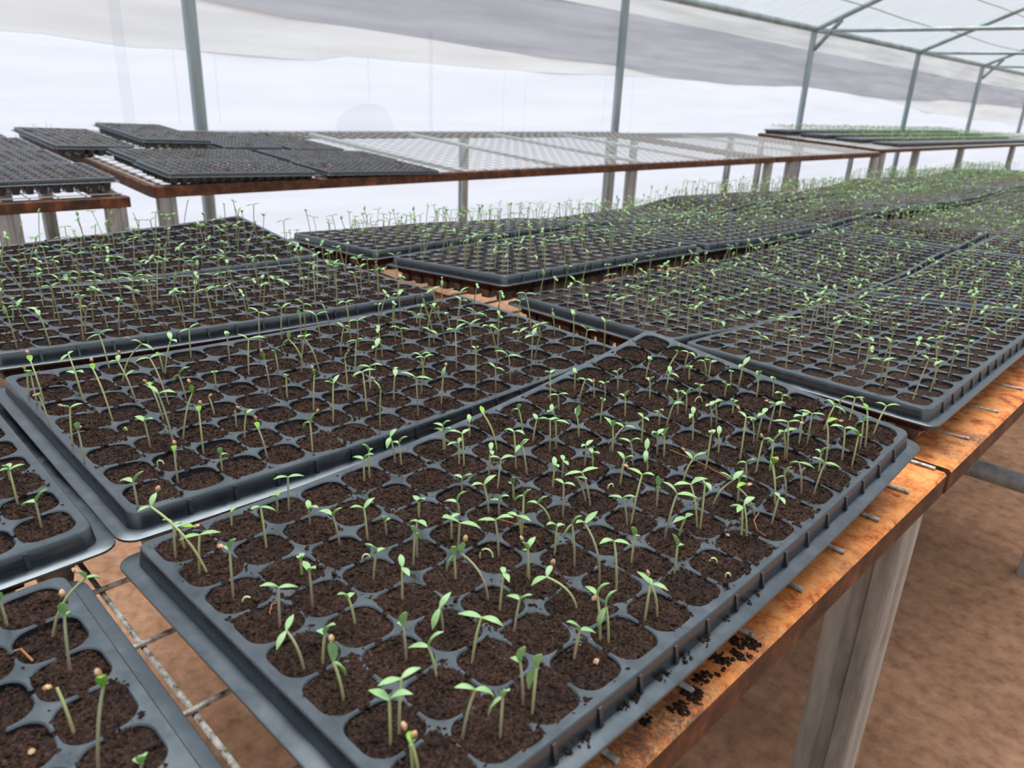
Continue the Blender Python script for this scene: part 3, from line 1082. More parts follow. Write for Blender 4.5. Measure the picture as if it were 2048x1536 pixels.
def seedling(tr, tname, base, apex, leaves, hull=None, curve=0.0, rad=.00068, lw=.0052, bright=False, u=0, v=0):
    base = np.asarray(base, float); apex = np.asarray(apex, float)
    h = np.linalg.norm(apex - base)
    root = empty('seedling', base)
    up = np.array([0, 0, 1.0])
    mid = (base + apex) / 2 + up * h * .12 + VIEW_R * curve * h
    lean = apex - base; lean = lean.copy(); lean[2] = 0
    mid = mid - lean * .18
    pts = bez(base - up * .003, mid, apex, 9)
    mb = MB(); mb.tube([q - base for q in pts], rad * 1.15, 7, taper=.85)
    sm = 'stem_purple' if random.random() < .45 else 'stem_pale'
    mb.build('stem', sm, root, smooth=70)
    lm = 'cotyledon_bright' if bright else 'cotyledon_green'
    for tip in leaves:
        tip = np.asarray(tip, float)
        L = np.linalg.norm(tip - apex)
        mb = MB()
        a = apex - base
        leaf_mesh(mb, a, tip - base, lw * min(1.15, max(.55, L / .015)), random.uniform(.06, .15), VIEW_R)
        mb.build('cotyledon', lm, root, smooth=60)
    if hull is not None:
        mb = MB(); hull_mesh(mb, np.asarray(hull) - base, .0016, np.asarray(hull) - apex)
        mb.build('seed_hull', 'seed_hull', root, smooth=50)
    SEEDS.append(dict(t=tname, i=int(u / p), j=int(v / p), root=root, h=h, n=len(leaves), hull=hull is not None, px=pj(base)[0], lean=np.linalg.norm(lean) / (h + 1e-9), bright=bright))


OCC = {}


def from_px(tname, bx, by, ax, ay, tips, hull=None, curve=0.0, bright=False):
    tr = TR[tname]
    B, u, v = tr.hit(bx, by)
    if not (-.006 < u < NI * p + .006 and -.006 < v < NJ * p + .006): return
    u = min(max(u, .003), NI * p - .003); v = min(max(v, .003), NJ * p - .003)
    dp = depth(B)
    A = at_depth(ax, ay, dp - .004)
    if A[2] < B[2] + .004: A[2] = B[2] + .004
    T = []
    sg = random.choice((-1, 1))
    for k, (tx, ty) in enumerate(tips):
        q = at_depth(tx, ty, dp - .004)
        l2 = np.linalg.norm(q - A)
        ex = math.sqrt(max(0, .0125 ** 2 - l2 ** 2))
        q = at_depth(tx, ty, dp - .004 + sg * ex * .8); sg = -sg
        T.append(q)
    Hh = at_depth(hull[0], hull[1], dp - .004) if hull else None
    seedling(tr, tname, B, A, T, Hh, curve, bright=bright, u=u, v=v)
    OCC.setdefault((tname, int(u / p), int(v / p)), 0)
    OCC[(tname, int(u / p), int(v / p))] += 1


def crop(ox, oy, s):
    return lambda q: (ox + q[0] / s, oy + q[1] / s)


def many(tname, cr, rows):
    for r in rows:
        b, a, t = r[0], r[1], r[2]
        h = r[3] if len(r) > 3 else None
        cv = r[4] if len(r) > 4 else 0
        br = r[5] if len(r) > 5 else False
        bb, aa = cr(b), cr(a)
        from_px(tname, *bb, *aa, [cr(q) for q in t], cr(h) if h else None, cv, br)


PX = crop(0, 0, 1)
C1 = crop(240, 1040, 3.657); C2 = crop(600, 820, 3.657); C3 = crop(1000, 660, 3.657); C4 = crop(1360, 740, 3.657)
C5 = crop(1040, 1116, 3.657); C6 = crop(640, 1200, 4.571); C7 = crop(600, 975, 2.738); C8 = crop(1300, 975, 2.738); R2 = crop(0, 650, 2.926)
many('T1', C1, [((408, 288), (392, 35), [(310, 0), (455, 25)]), ((580, 375), (583, 108), [(430, 150), (735, 90)]),
    ((830, 580), (803, 218), [(760, 195), (845, 140)], (735, 192)), ((1408, 620), (1385, 375), [(1340, 300), (1430, 355)]),
    ((1330, 410), (1320, 285), [(1300, 280), (1340, 245)]), ((1850, 440), (1880, 235), [(1795, 175), (1940, 215)]),
    ((1722, 760), (1670, 575), [(1590, 545), (1710, 540)]), ((1170, 790), (1160, 495), [(1020, 485), (1300, 490)]),
    ((1350, 1100), (1215, 810), [(1145, 950), (1270, 690)], None, .06), ((1480, 1045), (1500, 840), [(1445, 815), (1575, 765)]),
    ((1638, 1300), (1560, 1040), [(1540, 890), (1650, 1140)], (1545, 868))])
many('T1', PX, [((418, 1149), (302, 1014), [(275, 1024), (313, 985)], (316, 978), .04), ((370, 1099), (357, 1060), [(388, 1054)], (393, 1052), 0, True),
    ((533, 1094), (521, 1014), [(501, 1019), (552, 1022)]), ((578, 1021), (576, 954), [(547, 959), (608, 952)]), ((555, 1024), (554, 993), [(538, 992), (562, 981)]),
    ((620, 1048), (618.6, 1021), [(615, 1000), (636, 1016)]), ((680, 1087.5), (665, 1031), [(637, 1024), (683.5, 1016)]), ((463, 1053), (463, 1022), [(474, 1017)]),
    ((887, 1260), (879, 1217), [(865, 1260), (902, 1184)]), ((1027, 1269), (1040, 1199.6), [(1013, 1192), (1064, 1190)]),
    ((826, 1545), (821, 1490), [(826, 1478)], (828, 1470)), ((838, 1548), (823, 1488), [(818, 1462)], (808, 1452), 0, True)])
many('T1', C6, [((790, 540), (760, 245), [(785, 110), (720, 225)]), ((1075, 730), (990, 430), [(805, 440), (1130, 290)]), ((1385, 580), (1475, 160), [(1260, 125), (1675, 240)]),
    ((720, 1245), (740, 720), [(530, 785), (920, 620)]), ((645, 1315), (635, 920), [(445, 825), (845, 860)]), ((1295, 1270), (1420, 820), [(1230, 800), (1595, 895)]),
    ((1645, 1280), (1670, 890), [(1540, 1065), (1730, 830)]), ((1860, 950), (1830, 575), [(1740, 535), (1875, 425)]), ((1940, 1035), (1980, 625), [(1910, 815), (2020, 500)])])
many('T1', C7, [((370, 275), (350, 118), [(275, 110), (410, 55)]), ((475, 255), (465, 185), [(455, 160), (495, 175)]), ((650, 170), (655, 80), [(620, 45), (685, 65)]),
    ((865, 355), (875, 195), [(785, 165), (990, 225)]), ((640, 390), (640, 185), [(600, 195), (695, 215)]), ((620, 435), (630, 250), [(610, 210), (660, 285)]),
    ((560, 625), (560, 440), [(550, 365), (600, 485)]), ((1030, 625), (880, 360), [(895, 300)], (905, 278), .16), ((1090, 380), (1070, 180), [(975, 180), (1170, 165)]),
    ((1215, 265), (1190, 155), [(1130, 150), (1265, 185)]), ((1255, 510), (1245, 340), [(1220, 300), (1290, 270)], (1215, 280)), ((1246, 505), (1250, 350), [(1220, 350)]),
    ((1395, 370), (1405, 215), [(1350, 205), (1450, 215)]), ((1505, 430), (1490, 200), [(1445, 285), (1545, 155)]), ((1640, 535), (1560, 200), [(1510, 195), (1630, 130)], None, .10),
    ((1735, 560), (1720, 295), [(1640, 310), (1815, 325)]), ((1815, 415), (1830, 265), [(1820, 215), (1860, 275)]), ((1520, 665), (1350, 490), [(1265, 540), (1380, 425)], (1385, 410), .16),
    ((1500, 940), (1535, 780), [(1460, 735), (1620, 800)])])
many('T1', C2, [((1110, 960), (1105, 790), [(1040, 790), (1170, 760)]), ((1140, 1255), (1125, 1060), [(1070, 1180), (1125, 1000)]), ((1460, 1465), (1490, 1200), [(1480, 1150), (1530, 1260)])])
many('T1', C2, [((470, 520), (465, 360), [(385, 345), (540, 325)]), ((507, 490), (505, 300), [(455, 250), (525, 285)]), ((740, 395), (725, 245), [(665, 245), (785, 195)]), ((700, 390), (660, 200), [(635, 285), (705, 140)]),
    ((1165, 410), (1160, 245), [(1075, 260), (1180, 205)]), ((1200, 415), (1185, 175), [(1085, 155), (1245, 140)]), ((1050, 290), (1045, 120), [(975, 100), (1100, 80)]), ((1062, 290), (1050, 160), [(980, 140), (1105, 135)]), ((1240, 200), (1238, 90), [(1235, 30)]),
    ((1380, 490), (1395, 300), [(1400, 235), (1410, 330)]), ((1445, 580), (1470, 360), [(1385, 345), (1575, 345)]), ((1580, 430), (1565, 160), [(1490, 150), (1645, 180)]), ((1665, 470), (1615, 265), [(1580, 320), (1675, 215)]), ((1445, 300), (1340, 30), [(1320, -30)], None, .04, True),
    ((1185, 605), (1185, 500), [(1120, 485), (1260, 470)]), ((1385, 770), (1345, 550), [(1250, 555), (1435, 475)]), ((1455, 780), (1455, 660), [(1380, 670), (1530, 630)]), ((1565, 640), (1555, 545), [(1530, 545), (1565, 495)]), ((870, 790), (865, 675), [(830, 625), (915, 655)]),
    ((1172, 800), (1150, 675), [(1055, 670), (1215, 595)])])
many('T1', C5, [((590, 600), (565, 275), [(475, 210), (655, 185)], (547, 290)), ((650, 610), (630, 360), [(575, 520), (705, 235)]), ((915, 440), (955, 190), [(855, 100), (1085, 240)]), ((1005, 415), (958, 200), [(930, 150)], (935, 110), .06)])
many('T1', C3, [((368, 520), (365, 320), [(330, 305), (405, 300)]), ((170, 760), (135, 580), [(85, 600), (145, 540)]), ((240, 810), (270, 660), [(245, 610), (310, 650)]), ((365, 880), (365, 660), [(290, 645), (440, 660)]),
    ((412, 870), (405, 665), [(510, 690), (350, 650)]), ((545, 450), (548, 320), [(540, 275), (560, 315)]), ((575, 530), (625, 365), [(555, 365), (680, 385)]), ((690, 510), (685, 390), [], (685, 372)),
    ((770, 500), (765, 395), [(715, 380), (800, 380)]), ((862, 450), (858, 310), [(820, 305), (890, 285)]), ((735, 670), (750, 525), [(735, 500), (765, 505)]), ((578, 780), (565, 640), [(555, 570), (580, 545)]),
    ((415, 640), (375, 600), [(345, 600), (380, 540)]), ((430, 590), (425, 475), [(345, 495), (500, 470)]), ((915, 625), (915, 490), [(865, 475), (945, 440)]), ((1095, 505), (1095, 375), [(1070, 350), (1130, 345)]),
    ((1060, 375), (1095, 230), [(1090, 190), (1110, 215)]), ((1210, 460), (1240, 320), [(1240, 260), (1310, 350)]), ((1205, 340), (1300, 170), [(1285, 150)], (1312, 112), 0, True), ((1345, 290), (1380, 165), [(1320, 155), (1430, 200)]),
    ((1380, 380), (1385, 285), [(1360, 265), (1405, 265)]), ((1165, 690), (1165, 600), [(1120, 600), (1195, 590)]), ((1215, 710), (1270, 545), [(1230, 480), (1350, 540)]), ((1300, 620), (1300, 460), [(1265, 435), (1350, 455)]),
    ((1360, 620), (1365, 475), [(1330, 460), (1410, 425)]), ((1460, 500), (1460, 415), [(1425, 395), (1495, 405)]), ((1510, 340), (1495, 230), [(1440, 230), (1540, 185)]), ((1525, 355), (1540, 240), [(1505, 220), (1590, 230)]),
    ((1640, 505), (1655, 410), [(1625, 380), (1680, 405)]), ((1685, 410), (1690, 310), [(1675, 300), (1705, 305)]), ((1745, 410), (1780, 260), [(1745, 275), (1830, 195)]), ((1880, 480), (1890, 340), [(1880, 300), (1915, 300)]),
    ((1995, 500), (2000, 370), [(1980, 340), (2010, 350)]), ((1035, 830), (1045, 640), [(1005, 610), (1090, 665)]), ((825, 890), (825, 710), [(760, 635), (830, 660)]), ((805, 885), (905, 710), [(835, 680), (990, 720)], None, -.08),
    ((1150, 910), (1150, 765), [(1110, 755), (1205, 725)]), ((1200, 925), (1200, 775), [(1180, 760), (1235, 715)]), ((975, 1000), (955, 820), [(870, 795), (1030, 800)]), ((1080, 1035), (1070, 880), [(1080, 790), (1060, 970)]),
    ((1545, 700), (1540, 560), [(1505, 560), (1580, 520)]), ((1585, 690), (1575, 530), [(1530, 560), (1630, 520)]), ((1410, 800), (1410, 620), [(1415, 560), (1385, 650)]), ((1700, 630), (1705, 530), [(1690, 510), (1740, 520)]),
    ((1755, 950), (1800, 640), [(1745, 595), (1870, 655)], (1743, 572)), ((1505, 1020), (1545, 760), [(1530, 750), (1570, 730)]), ((1600, 890), (1600, 770), [(1605, 700)]), ((1340, 1110), (1410, 950), [(1345, 885), (1510, 900)], (1338, 872), -.06),
    ((1870, 1045), (1920, 810), [(1990, 800)], (1912, 772)), ((620, 1005), (630, 850), [(595, 855), (680, 805)]), ((680, 1025), (675, 905), [(655, 860), (730, 905)]), ((880, 1120), (910, 950), [(855, 890), (980, 925)]),
    ((385, 1155), (400, 1000), [(395, 925), (430, 1005)]), ((455, 1085), (465, 960), [(450, 915), (500, 990)]), ((195, 1050), (160, 840), [(210, 800), (110, 900)]), ((100, 1230), (95, 1130), [(100, 1080), (65, 1130)]),
    ((460, 1370), (465, 1125), [(395, 1095), (550, 1140)]), ((665, 1300), (600, 1040), [(470, 1065), (720, 1010)]), ((635, 1270), (560, 1080), [(640, 1090)]), ((935, 1430), (895, 1230), [(795, 1220), (990, 1220)]),
    ((955, 1430), (1040, 1060), [(935, 1010), (1130, 1065)], (922, 995)), ((1145, 1300), (1155, 1150), [(1155, 1065), (1160, 1185)]), ((1205, 1510), (1295, 1200), [(1190, 1110), (1450, 1235)]), ((1445, 1440), (1395, 1130), [(1270, 1135), (1520, 1090)]),
    ((1465, 1450), (1500, 1115), [(1420, 1080), (1545, 1180)]), ((1555, 1280), (1705, 1100), [(1610, 1040), (1780, 1030)], None, -.10), ((1870, 1365), (1735, 1150), [(1805, 1128)], (1825, 1130), .06, True), ((1800, 1100), (1800, 970), [(1730, 985), (1870, 945)]),
    ((160, 1490), (175, 1210), [(105, 1250), (230, 1165)]), ((375, 1410), (275, 1270), [(195, 1270), (350, 1215)], None, .08), ((160, 1500), (125, 1360), [(45, 1350), (225, 1395)]), ((1765, 1530), (1770, 1290), [(1680, 1290), (1735, 1335)]),
    ((1805, 1530), (1785, 1280), [(1865, 1225)]), ((2015, 1280), (1990, 990), [(2000, 930)], (2018, 950)), ((1310, 1500), (1360, 1370), [(1265, 1410), (1410, 1350)]), ((1740, 1250), (1750, 1090), [(1700, 1070), (1800, 1075)])])
many('T1', C4, [((725, 350), (750, 185), [(695, 170), (815, 215)]), ((645, 460), (695, 260), [(650, 238), (775, 245)], (636, 228)), ((560, 520), (605, 320), [(570, 340), (640, 280)]), ((540, 540), (535, 380), [(500, 345), (555, 360)]),
    ((870, 545), (895, 340), [(830, 345), (960, 315)]), ((930, 540), (965, 320), [(870, 295), (1060, 330)]), ((1050, 440), (1130, 265), [(1070, 215), (1215, 325)]), ((1235, 385), (1280, 205), [(1200, 195), (1350, 205)]),
    ((1170, 330), (1165, 230), [(1120, 225), (1230, 190)]), ((1355, 565), (1370, 300), [(1340, 240)], (1328, 222), 0, True), ((1315, 575), (1340, 380), [(1285, 400), (1390, 345)]), ((1410, 475), (1510, 265), [(1430, 240), (1610, 260)]),
    ((780, 650), (790, 380), [(680, 375), (880, 375)], (892, 388)), ((770, 640), (760, 455), [(720, 460), (855, 430)]), ((1185, 660), (1205, 425), [(1100, 410), (1310, 455)]), ((1260, 690), (1305, 485), [(1255, 435), (1315, 480)], None, 0, True),
    ((1055, 735), (1075, 385), [(1165, 368)], (1180, 372), .05, True), ((975, 915), (1060, 680), [(965, 640), (1180, 725)]), ((1015, 755), (1030, 605), [(985, 585), (1080, 570)]), ((655, 740), (685, 520), [(640, 540), (745, 460)]),
    ((890, 895), (870, 675), [(800, 690), (985, 720)]), ((775, 930), (765, 775), [(690, 805), (820, 705)]), ((695, 985), (680, 690), [(670, 640), (715, 635)], (700, 658), 0, True), ((670, 1130), (725, 930), [(690, 900), (770, 985)])])
many('T1', C8, [((135, 470), (150, 320), [(125, 255), (180, 315)])])
many('T2', R2, [((170, 425), (160, 280), [(150, 268)], (140, 248)), ((220, 475), (180, 290), [(168, 270)], None), ((260, 460), (180, 215), [(168, 178)], (160, 158), 0, True), ((300, 610), (230, 415), [(222, 405)], (205, 412)),
    ((490, 450), (400, 170), [(350, 220), (430, 155)]), ((460, 365), (440, 285), [(385, 275), (490, 280)]), ((660, 560), (545, 260), [(538, 225)], (535, 205), 0, True), ((640, 250), (580, 55), [(505, 90), (655, 25)]),
    ((715, 340), (830, 110), [(765, 90), (900, 150)], (745, 75), -.08), ((805, 470), (690, 215), [(640, 220), (695, 175)], (696, 160)), ((790, 440), (735, 300), [(685, 290), (790, 265)]), ((965, 290), (1000, 90), [(985, 40), (1035, 100)]), ((960, 285), (930, 170), [(915, 165)]),
    ((955, 550), (880, 355), [(862, 338)], (848, 328), 0, True), ((1070, 660), (1125, 400), [(1118, 350)], (1105, 328), 0, True), ((1190, 740), (1165, 510), [(1163, 475)], (1170, 455), 0, True), ((880, 715), (845, 565), [(790, 535), (895, 550)]),
    ((425, 715), (410, 485), [(365, 475), (485, 460)], (352, 470)), ((500, 820), (455, 610), [(450, 570)], (466, 602)), ((810, 1085), (780, 920), [(700, 920), (840, 855)]), ((1040, 915), (1020, 740), [(1018, 710)], (1020, 690), 0, True),
    ((1300, 845), (1290, 760), [(1285, 720), (1340, 765)]), ((1090, 430), (1045, 290), [(1010, 330), (1110, 245)]), ((1255, 520), (1220, 420), [], (1230, 412)), ((1265, 370), (1255, 285), [(1240, 280), (1270, 275)]),
    ((1385, 600), (1375, 500), []), ((1430, 660), (1440, 525), [(1405, 492), (1485, 495)], (1393, 482)), ((1565, 775), (1510, 605), [(1500, 568)], (1497, 545), 0, True), ((1680, 430), (1675, 300), [(1668, 295), (1685, 298)]),
    ((1830, 745), (1815, 570), [(1775, 600), (1845, 515)], (1858, 503)), ((1835, 500), (1840, 290), [(1835, 265)], (1828, 248), 0, True), ((1950, 570), (1950, 345), [(1900, 330), (1985, 290)]), ((1580, 360), (1545, 200), [(1540, 165)], (1530, 150), 0, True),
    ((1455, 290), (1455, 85), [(1390, 55), (1555, 75)]), ((1345, 220), (1330, 70), [(1320, 35), (1340, 50)]), ((1775, 225), (1690, 85), [(1650, 130), (1690, 30)], None, .06), ((1870, 275), (1785, 85), [(1790, 40)], None, .05, True), ((1630, 275), (1610, 165), [(1590, 150)])])
D1 = crop(0, 800, 4.267); D2 = crop(0, 1176, 4.267)
many('T3', D1, [((150, 880), (80, 600), [(0, 605), (210, 550)]), ((95, 720), (70, 600), [(15, 560), (85, 540)]), ((355, 1090), (305, 870), [(185, 905), (400, 760)]), ((45, 1420), (0, 1180), [(145, 1025), (-60, 1190)])])
many('T4', D2, [((600, 720), (550, 230), [(520, 130), (600, 250)], (530, 45)), ((440, 420), (730, -85), [(660, -140), (860, -80)], (643, -150), -.06), ((640, 1255), (485, 850), [], (400, 850)), ((835, 1600), (880, 850), [(862, 765)], (835, 725), 0, True),
    ((1200, 1640), (1210, 1500), [(1160, 1460), (1240, 1430)]), ((70, 340), (0, 110), [(-30, 60)])])


def rand_seed(tname, i, j, hmean, far=False):
    tr = TR[tname] if isinstance(tname, str) else tname
    u = (i + .5 + random.uniform(-.22, .22)) * p; v = (j + .5 + random.uniform(-.22, .22)) * p
    B = tr.world(u, v, tr.soil[0])
    h = max(.010, random.gauss(hmean, .008))
    A = B + np.array([random.gauss(0, .14) * h, random.gauss(0, .14) * h, h])
    th = random.uniform(0, 6.28)
    L = random.uniform(.009, .0145)
    tips = []
    k = random.random()
    for s in (0, math.pi):
        el = random.uniform(-.35, .55)
        tips.append(A + L * np.array([math.cos(th + s + random.uniform(-.3, .3)) * math.cos(el), math.sin(th + s + random.uniform(-.3, .3)) * math.cos(el), math.sin(el)]))
    hull = None
    if k < .12:
        tips = [A + np.array([random.gauss(0, .003), random.gauss(0, .003), L * .8])]
        hull = tips[0] + np.array([0, 0, .0012])
    return B, A, tips, hull, u, v


N_NEAR = 300
for i in range(NI):
    for j in range(NJ):
        if ('T2', i, j) in OCC or len(SEEDS) >= N_NEAR: continue
        if random.random() < (.80 if j > 5 else .12):
            B, A, tips, hull, u, v = rand_seed('T2', i, j, .034)
            seedling(TR['T2'], 'T2', B, A, tips, hull, u=u, v=v)
cells = [(i, j) for i in range(NI) for j in range(NJ)]
random.shuffle(cells)
for i, j in sorted(cells, key=lambda q: -q[0]):
    if len(SEEDS) >= N_NEAR: break
    if random.random() < .85:
        B, A, tips, hull, u, v = rand_seed('T5', i, j, .036)
        seedling(TR['T5'], 'T5', B, A, tips, hull, u=u, v=v)
        OCC[('T5', i, j)] = 1

tdesc = {'T1': 'nearest tray', 'T2': 'second tray', 'T3': 'left-edge tray', 'T4': 'bottom-left tray', 'T5': 'third tray'}
ORD = ['first', 'second', 'third', 'fourth', 'fifth', 'sixth', 'seventh', 'eighth', 'ninth', 'tenth', 'eleventh', 'twelfth', 'thirteenth', 'fourteenth', 'fifteenth', 'sixteenth']
bycell = {}
for s in SEEDS: bycell.setdefault((s['t'], s['i'], s['j']), []).append(s)
for (t, i, j), L in bycell.items():
    L.sort(key=lambda s: s['px'])
    for k, s in enumerate(L):
        pos = '' if len(L) == 1 else (['left', 'right'][k] if len(L) == 2 else ['leftmost', 'middle', 'rightmost', 'extra'][min(k, 3)]) + ' '
        size = 'short' if s['h'] < .022 else 'tall' if s['h'] > .042 else 'leaning' if s['lean'] > .45 else 'upright'
        look = 'hull-capped' if s['hull'] else 'closed-leaf' if s['n'] == 1 else 'two-leaved' if s['n'] == 2 else 'leafless'
        r = ORD[NJ - 1 - j] + ' row from right' if t in ('T3', 'T4') else ORD[j] + ' row from left'
        s['root']['label'] = '%s%s %s seedling, %s, %s, %s cell from back' % (pos, size, look, tdesc[t], r, ORD[i])
        s['root']['category'] = 'seedling'
        s['root']['group'] = 'seedlings on the nearest bench'

# all the seedlings beyond the 300 nearest: one uncounted mass of plants
stem_mb, leaf_mb, bare = MB(), MB(), MB()


def far_seed(tr, i, j, hmean, big=False, tiny=False):
    B, A, tips, hull, u, v = rand_seed(tr, i, j, hmean)
    mid = (A + B) / 2 + np.array([0, 0, .1 * (A[2] - B[2])])
    stem_mb.tube([B, mid, A], .0007, 4, cap=False)
    for q in tips:
        if tiny: q = A + (q - A) * .6
        if big: q = A + (q - A) * 1.5
        leaf_mesh(leaf_mb, A, q, .011 if big else .0052 if not tiny else .003, .1, VIEW_R, seg=3)


for i in range(NI):
    for j in range(NJ):
        if ('T5', i, j) not in OCC and random.random() < .85: far_seed(TR['T5'], i, j, .036)
        if random.random() < .85: far_seed(TR['T6'], i, j, .034)
for c, nrow in (('A', 3), ('B', 5), ('C', 7), ('D', 8)):
    for k in range(nrow):
        t = TR[c + str(k)]
        dens = {'A': 1.0, 'B': 1.15, 'C': 1.35, 'D': 1.15}[c] * .80 + .06 * k
        for i in range(NI):
            for j in range(NJ):
                m = int(dens) + (random.random() < dens % 1)
                if random.random() < .12: m = 0
                for _ in range(m): far_seed(t, i, j, .034 if k < 2 else .036)
for t in far:
    for _ in range(14): far_seed(t, random.randrange(NI), random.randrange(NJ), .012, tiny=True)
for t in grn:
    for i in range(NI):
        for j in range(i % 2, NJ, 2): far_seed(t, i, j, .045, big=True)
me = MB()
me.v = stem_mb.v + leaf_mb.v
k0 = len(stem_mb.v)
me.f = stem_mb.f + [tuple(q + k0 for q in f) for f in leaf_mb.f]
mesh = bpy.data.meshes.new('seedlings')
mesh.from_pydata(me.v, [], me.f)
mesh.materials.append(MATS['seedling_stem_far']); mesh.materials.append(MATS['cotyledon_green'])
mi = np.zeros(len(me.f), dtype=np.int32); mi[len(stem_mb.f):] = 1
mesh.polygons.foreach_set('material_index', mi)
mesh.polygons.foreach_set('use_smooth', [True] * len(me.f))
mesh.update()
tag(obj('seedlings', mesh), 'mass of young green seedlings filling all the farther trays', 'seedlings', kind='stuff')


# ------------------------------------------------------------------ small things
def hook(px, tname, label, r=.0022):
    B, u, v = TR[tname].hit(*px)
    root = empty('sprout', B)
    th = random.uniform(-.6, .6)
    pts = []
    for k in range(9):
        a = math.pi * (1 - k / 8) * 1.15
        d = VIEW_R * math.cos(th) + R0[2] * np.array([1, 1, 0]) * math.sin(th)
        pts.append(d * r * math.cos(a) + np.array([0, 0, max(-.002, r * 1.3 * math.sin(a))]) + np.array([0, 0, .001]))
    mb = MB(); mb.tube([pts[0] - np.array([0, 0, .004])] + pts, .0006, 6)
    mb.build('hooked_stem', 'sprout_pale', root, smooth=70)
    mb = MB(); hull_mesh(mb, pts[-1], .0010, pts[-1] - pts[-2]); mb.build('folded_leaves', 'cotyledon_green', root, smooth=60)
    tag(root, label, 'sprout', 'hooked sprouts just breaking the soil')


hook(C1((930, 605)), 'T1', 'tiny hooked sprout in the third cell of the nearest tray left edge')
hook(C1((1800, 290)), 'T1', 'hooked sprout left of a two-leaved seedling in the nearest tray')
hook(C7((1020, 385)), 'T1', 'large pale hooked sprout in the middle of the nearest tray', .0042)
hook(C8((345, 415)), 'T1', 'hooked sprout near the rail side of the nearest tray')
hook(C8((425, 490)), 'T1', 'smallest hooked sprout beside the rail edge of the nearest tray', .0014)
hook(C3((1450, 530)), 'T1', 'thick brownish hooked sprout near the far end of the nearest tray', .0034)
hook(C3((808, 1160)), 'T1', 'hooked sprout in the dark soil at the centre of the nearest tray')
hook(R2((940, 820)), 'T2', 'hooked sprout near the front corner of the tray left of nearest')
hook(R2((735, 620)), 'T2', 'tiny hooked sprout by the left end of the tray left of nearest', .0014)


def fibre(tname, pts, label, rad=.00035):
    tr = TR[tname]
    P = []
    for k, q in enumerate(pts):
        B, u, v = tr.hit(*q)
        P.append(B + np.array([0, 0, .0012 + .002 * (0 < k < len(pts) - 1)]))
    q = [P[0]]
    for a, b in zip(P[:-1], P[1:]): q += [a * .5 + b * .5, b]
    root = q[0].copy()
    mb = MB(); mb.tube([x - root for x in q], rad, 5)
    o = mb.build('root_fibre', 'root_fibre', None, smooth=70, loc=root)
    tag(o, label, 'fibre', 'loose root fibres on the soil')


fibre('T1', [C3((1240, 885)), C3((1450, 990)), C3((1700, 1110))], 'long orange root fibre lying across the nearest tray')
fibre('T1', [C4((575, 1055)), C4((535, 1130)), C4((560, 1200)), C4((625, 1225))], 'curled orange root fibre near the rail side of the nearest tray')
fibre('T1', [C2((1350, 830)), C2((1430, 822)), C2((1660, 870))], 'reddish root fibre in the middle of the nearest tray')
fibre('T4', [D2((70, 570)), D2((190, 565)), D2((285, 640))], 'curved tan root fibre in the bottom-left tray', .0005)
fibre('T1', [C1((1150, 620)), C1((1115, 650)), C1((1090, 720))], 'thin red root fibre near the left edge of the nearest tray')


def seed_bit(tname, px, label):
    B, u, v = TR[tname].hit(*px)
    mb = MB(); hull_mesh(mb, (0, 0, .0012), .0016, (random.uniform(-1, 1), random.uniform(-1, 1), .2))
    o = mb.build('seed', 'seed_hull', None, smooth=50, loc=B)
    tag(o, label, 'seed', 'loose seeds on the soil')


seed_bit('T1', C8((425, 270)), 'pale seed lying on the soil near the rail side of nearest tray')
seed_bit('T1', C7((1620, 965)), 'seed on a green stub near the front of the nearest tray')
seed_bit('T4', D2((275, 1415)), 'orange seed lying in a cell of the bottom-left tray')


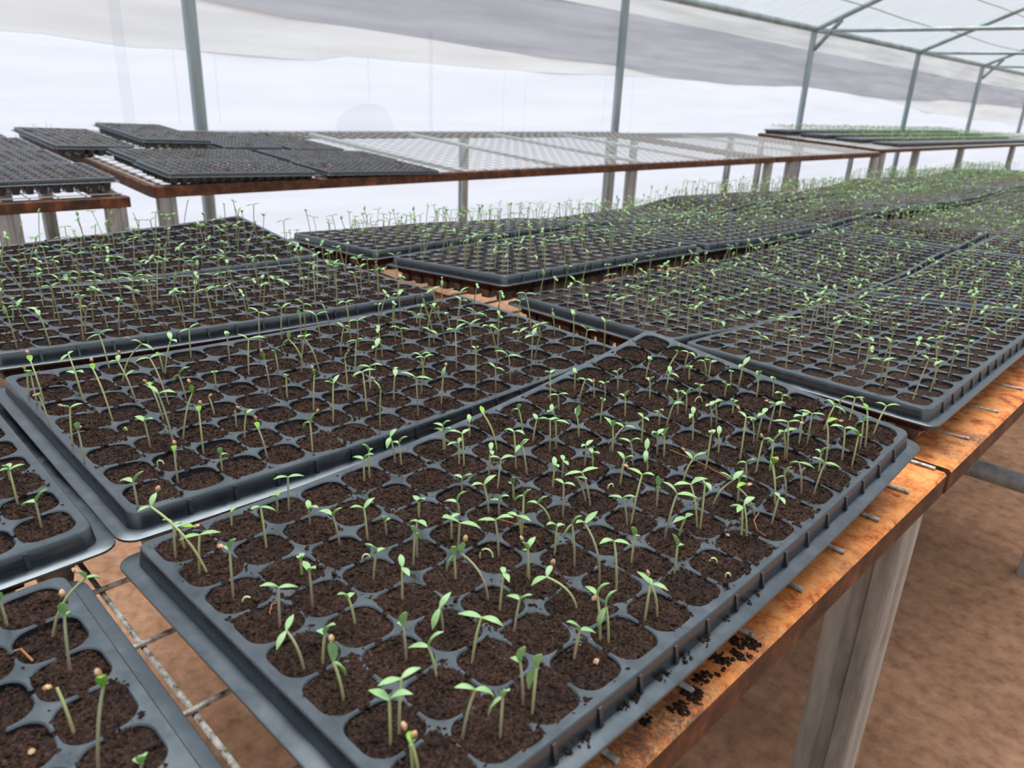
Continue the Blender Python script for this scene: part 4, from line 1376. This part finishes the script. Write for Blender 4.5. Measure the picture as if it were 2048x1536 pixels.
def clump(name, label, pts, spread, cnt, m, size=(.0006, .0018), group='spilled soil'):
    """a small heap of loose crumbs: pts are centres in world space"""
    mb = MB()
    for c in pts:
        for _ in range(cnt):
            d = np.array([random.gauss(0, spread), random.gauss(0, spread), 0])
            s = random.uniform(*size)
            q = np.asarray(c) + d + np.array([0, 0, s * .5])
            V = (np.array([(1, 0, 0), (-1, 0, 0), (0, 1, 0), (0, -1, 0), (0, 0, 1), (0, 0, -1)]) + rng.normal(size=(6, 3)) * .25) * s
            V[:, 0] *= random.uniform(.7, 2)
            mb.add((V + q).tolist(), [(0, 2, 4), (2, 1, 4), (1, 3, 4), (3, 0, 4), (2, 0, 5), (1, 2, 5), (3, 1, 5), (0, 3, 5)])
    o = mb.build(name, m)
    tag(o, label, 'soil', group, 'stuff')


zrail = ZR
clump('spilled_soil', 'dark soil crumbs spilled on the orange rail in front', [un(*C5(q), z=zrail) for q in ((1500, 760), (1440, 735), (1600, 710), (1700, 640), (1290, 990), (1340, 880), (1250, 1010), (1180, 1100), (1580, 620), (880, 1170))], .0028, 26, 'peat_soil')
fz = lambda q: TR['T1'].hit(*q)[0] + np.array([0, 0, 0])
flp = []
for q in ((1500, 410), (1630, 300), (1190, 690), (1020, 840), (820, 1000), (720, 1060), (460, 1320), (330, 1400), (1340, 590), (1700, 250)):
    P = un(*C5(q), z=0)
    u, v = TR['T1'].local(P[0], P[1])
    z = float(TR['T1'].zf(np.array(NI * p), np.array(min(max(v, 0), NJ * p)))) - .0120
    flp.append(un(*C5(q), z=z))
clump('spilled_soil', 'crumbs of soil caught on the flange of the nearest tray', flp, .0025, 22, 'peat_soil', (.0004, .0012))
g1 = []
for _ in range(70):
    i, j = random.randrange(1, NI), random.randrange(1, NJ)
    g1.append(TR['T1'].world(i * p + random.gauss(0, .004), j * p + random.gauss(0, .004), .0))
clump('tan_grit', 'tan specks of grit scattered on the nearest tray', g1, .0035, 5, 'tan_grit', (.00015, .00042))
g2 = []
for _ in range(60):
    i, j = random.randrange(1, NI), random.randrange(1, NJ)
    g2.append(TR['T2'].world(i * p + random.gauss(0, .004), j * p + random.gauss(0, .004), .0))
clump('tan_grit', 'tan specks of grit scattered on the tray left of nearest', g2, .0035, 4, 'tan_grit', (.00015, .0004))
clump('soil_clod', 'rounded soil clod by two stems in the nearest tray', [TR['T1'].hit(*C7((1205, 500)))[0]], .0022, 40, 'peat_soil', (.0008, .0022))

# ------------------------------------------------------------------ lift everything so that the floor is at zero
for o in TOPS:
    o.location.z += ZB
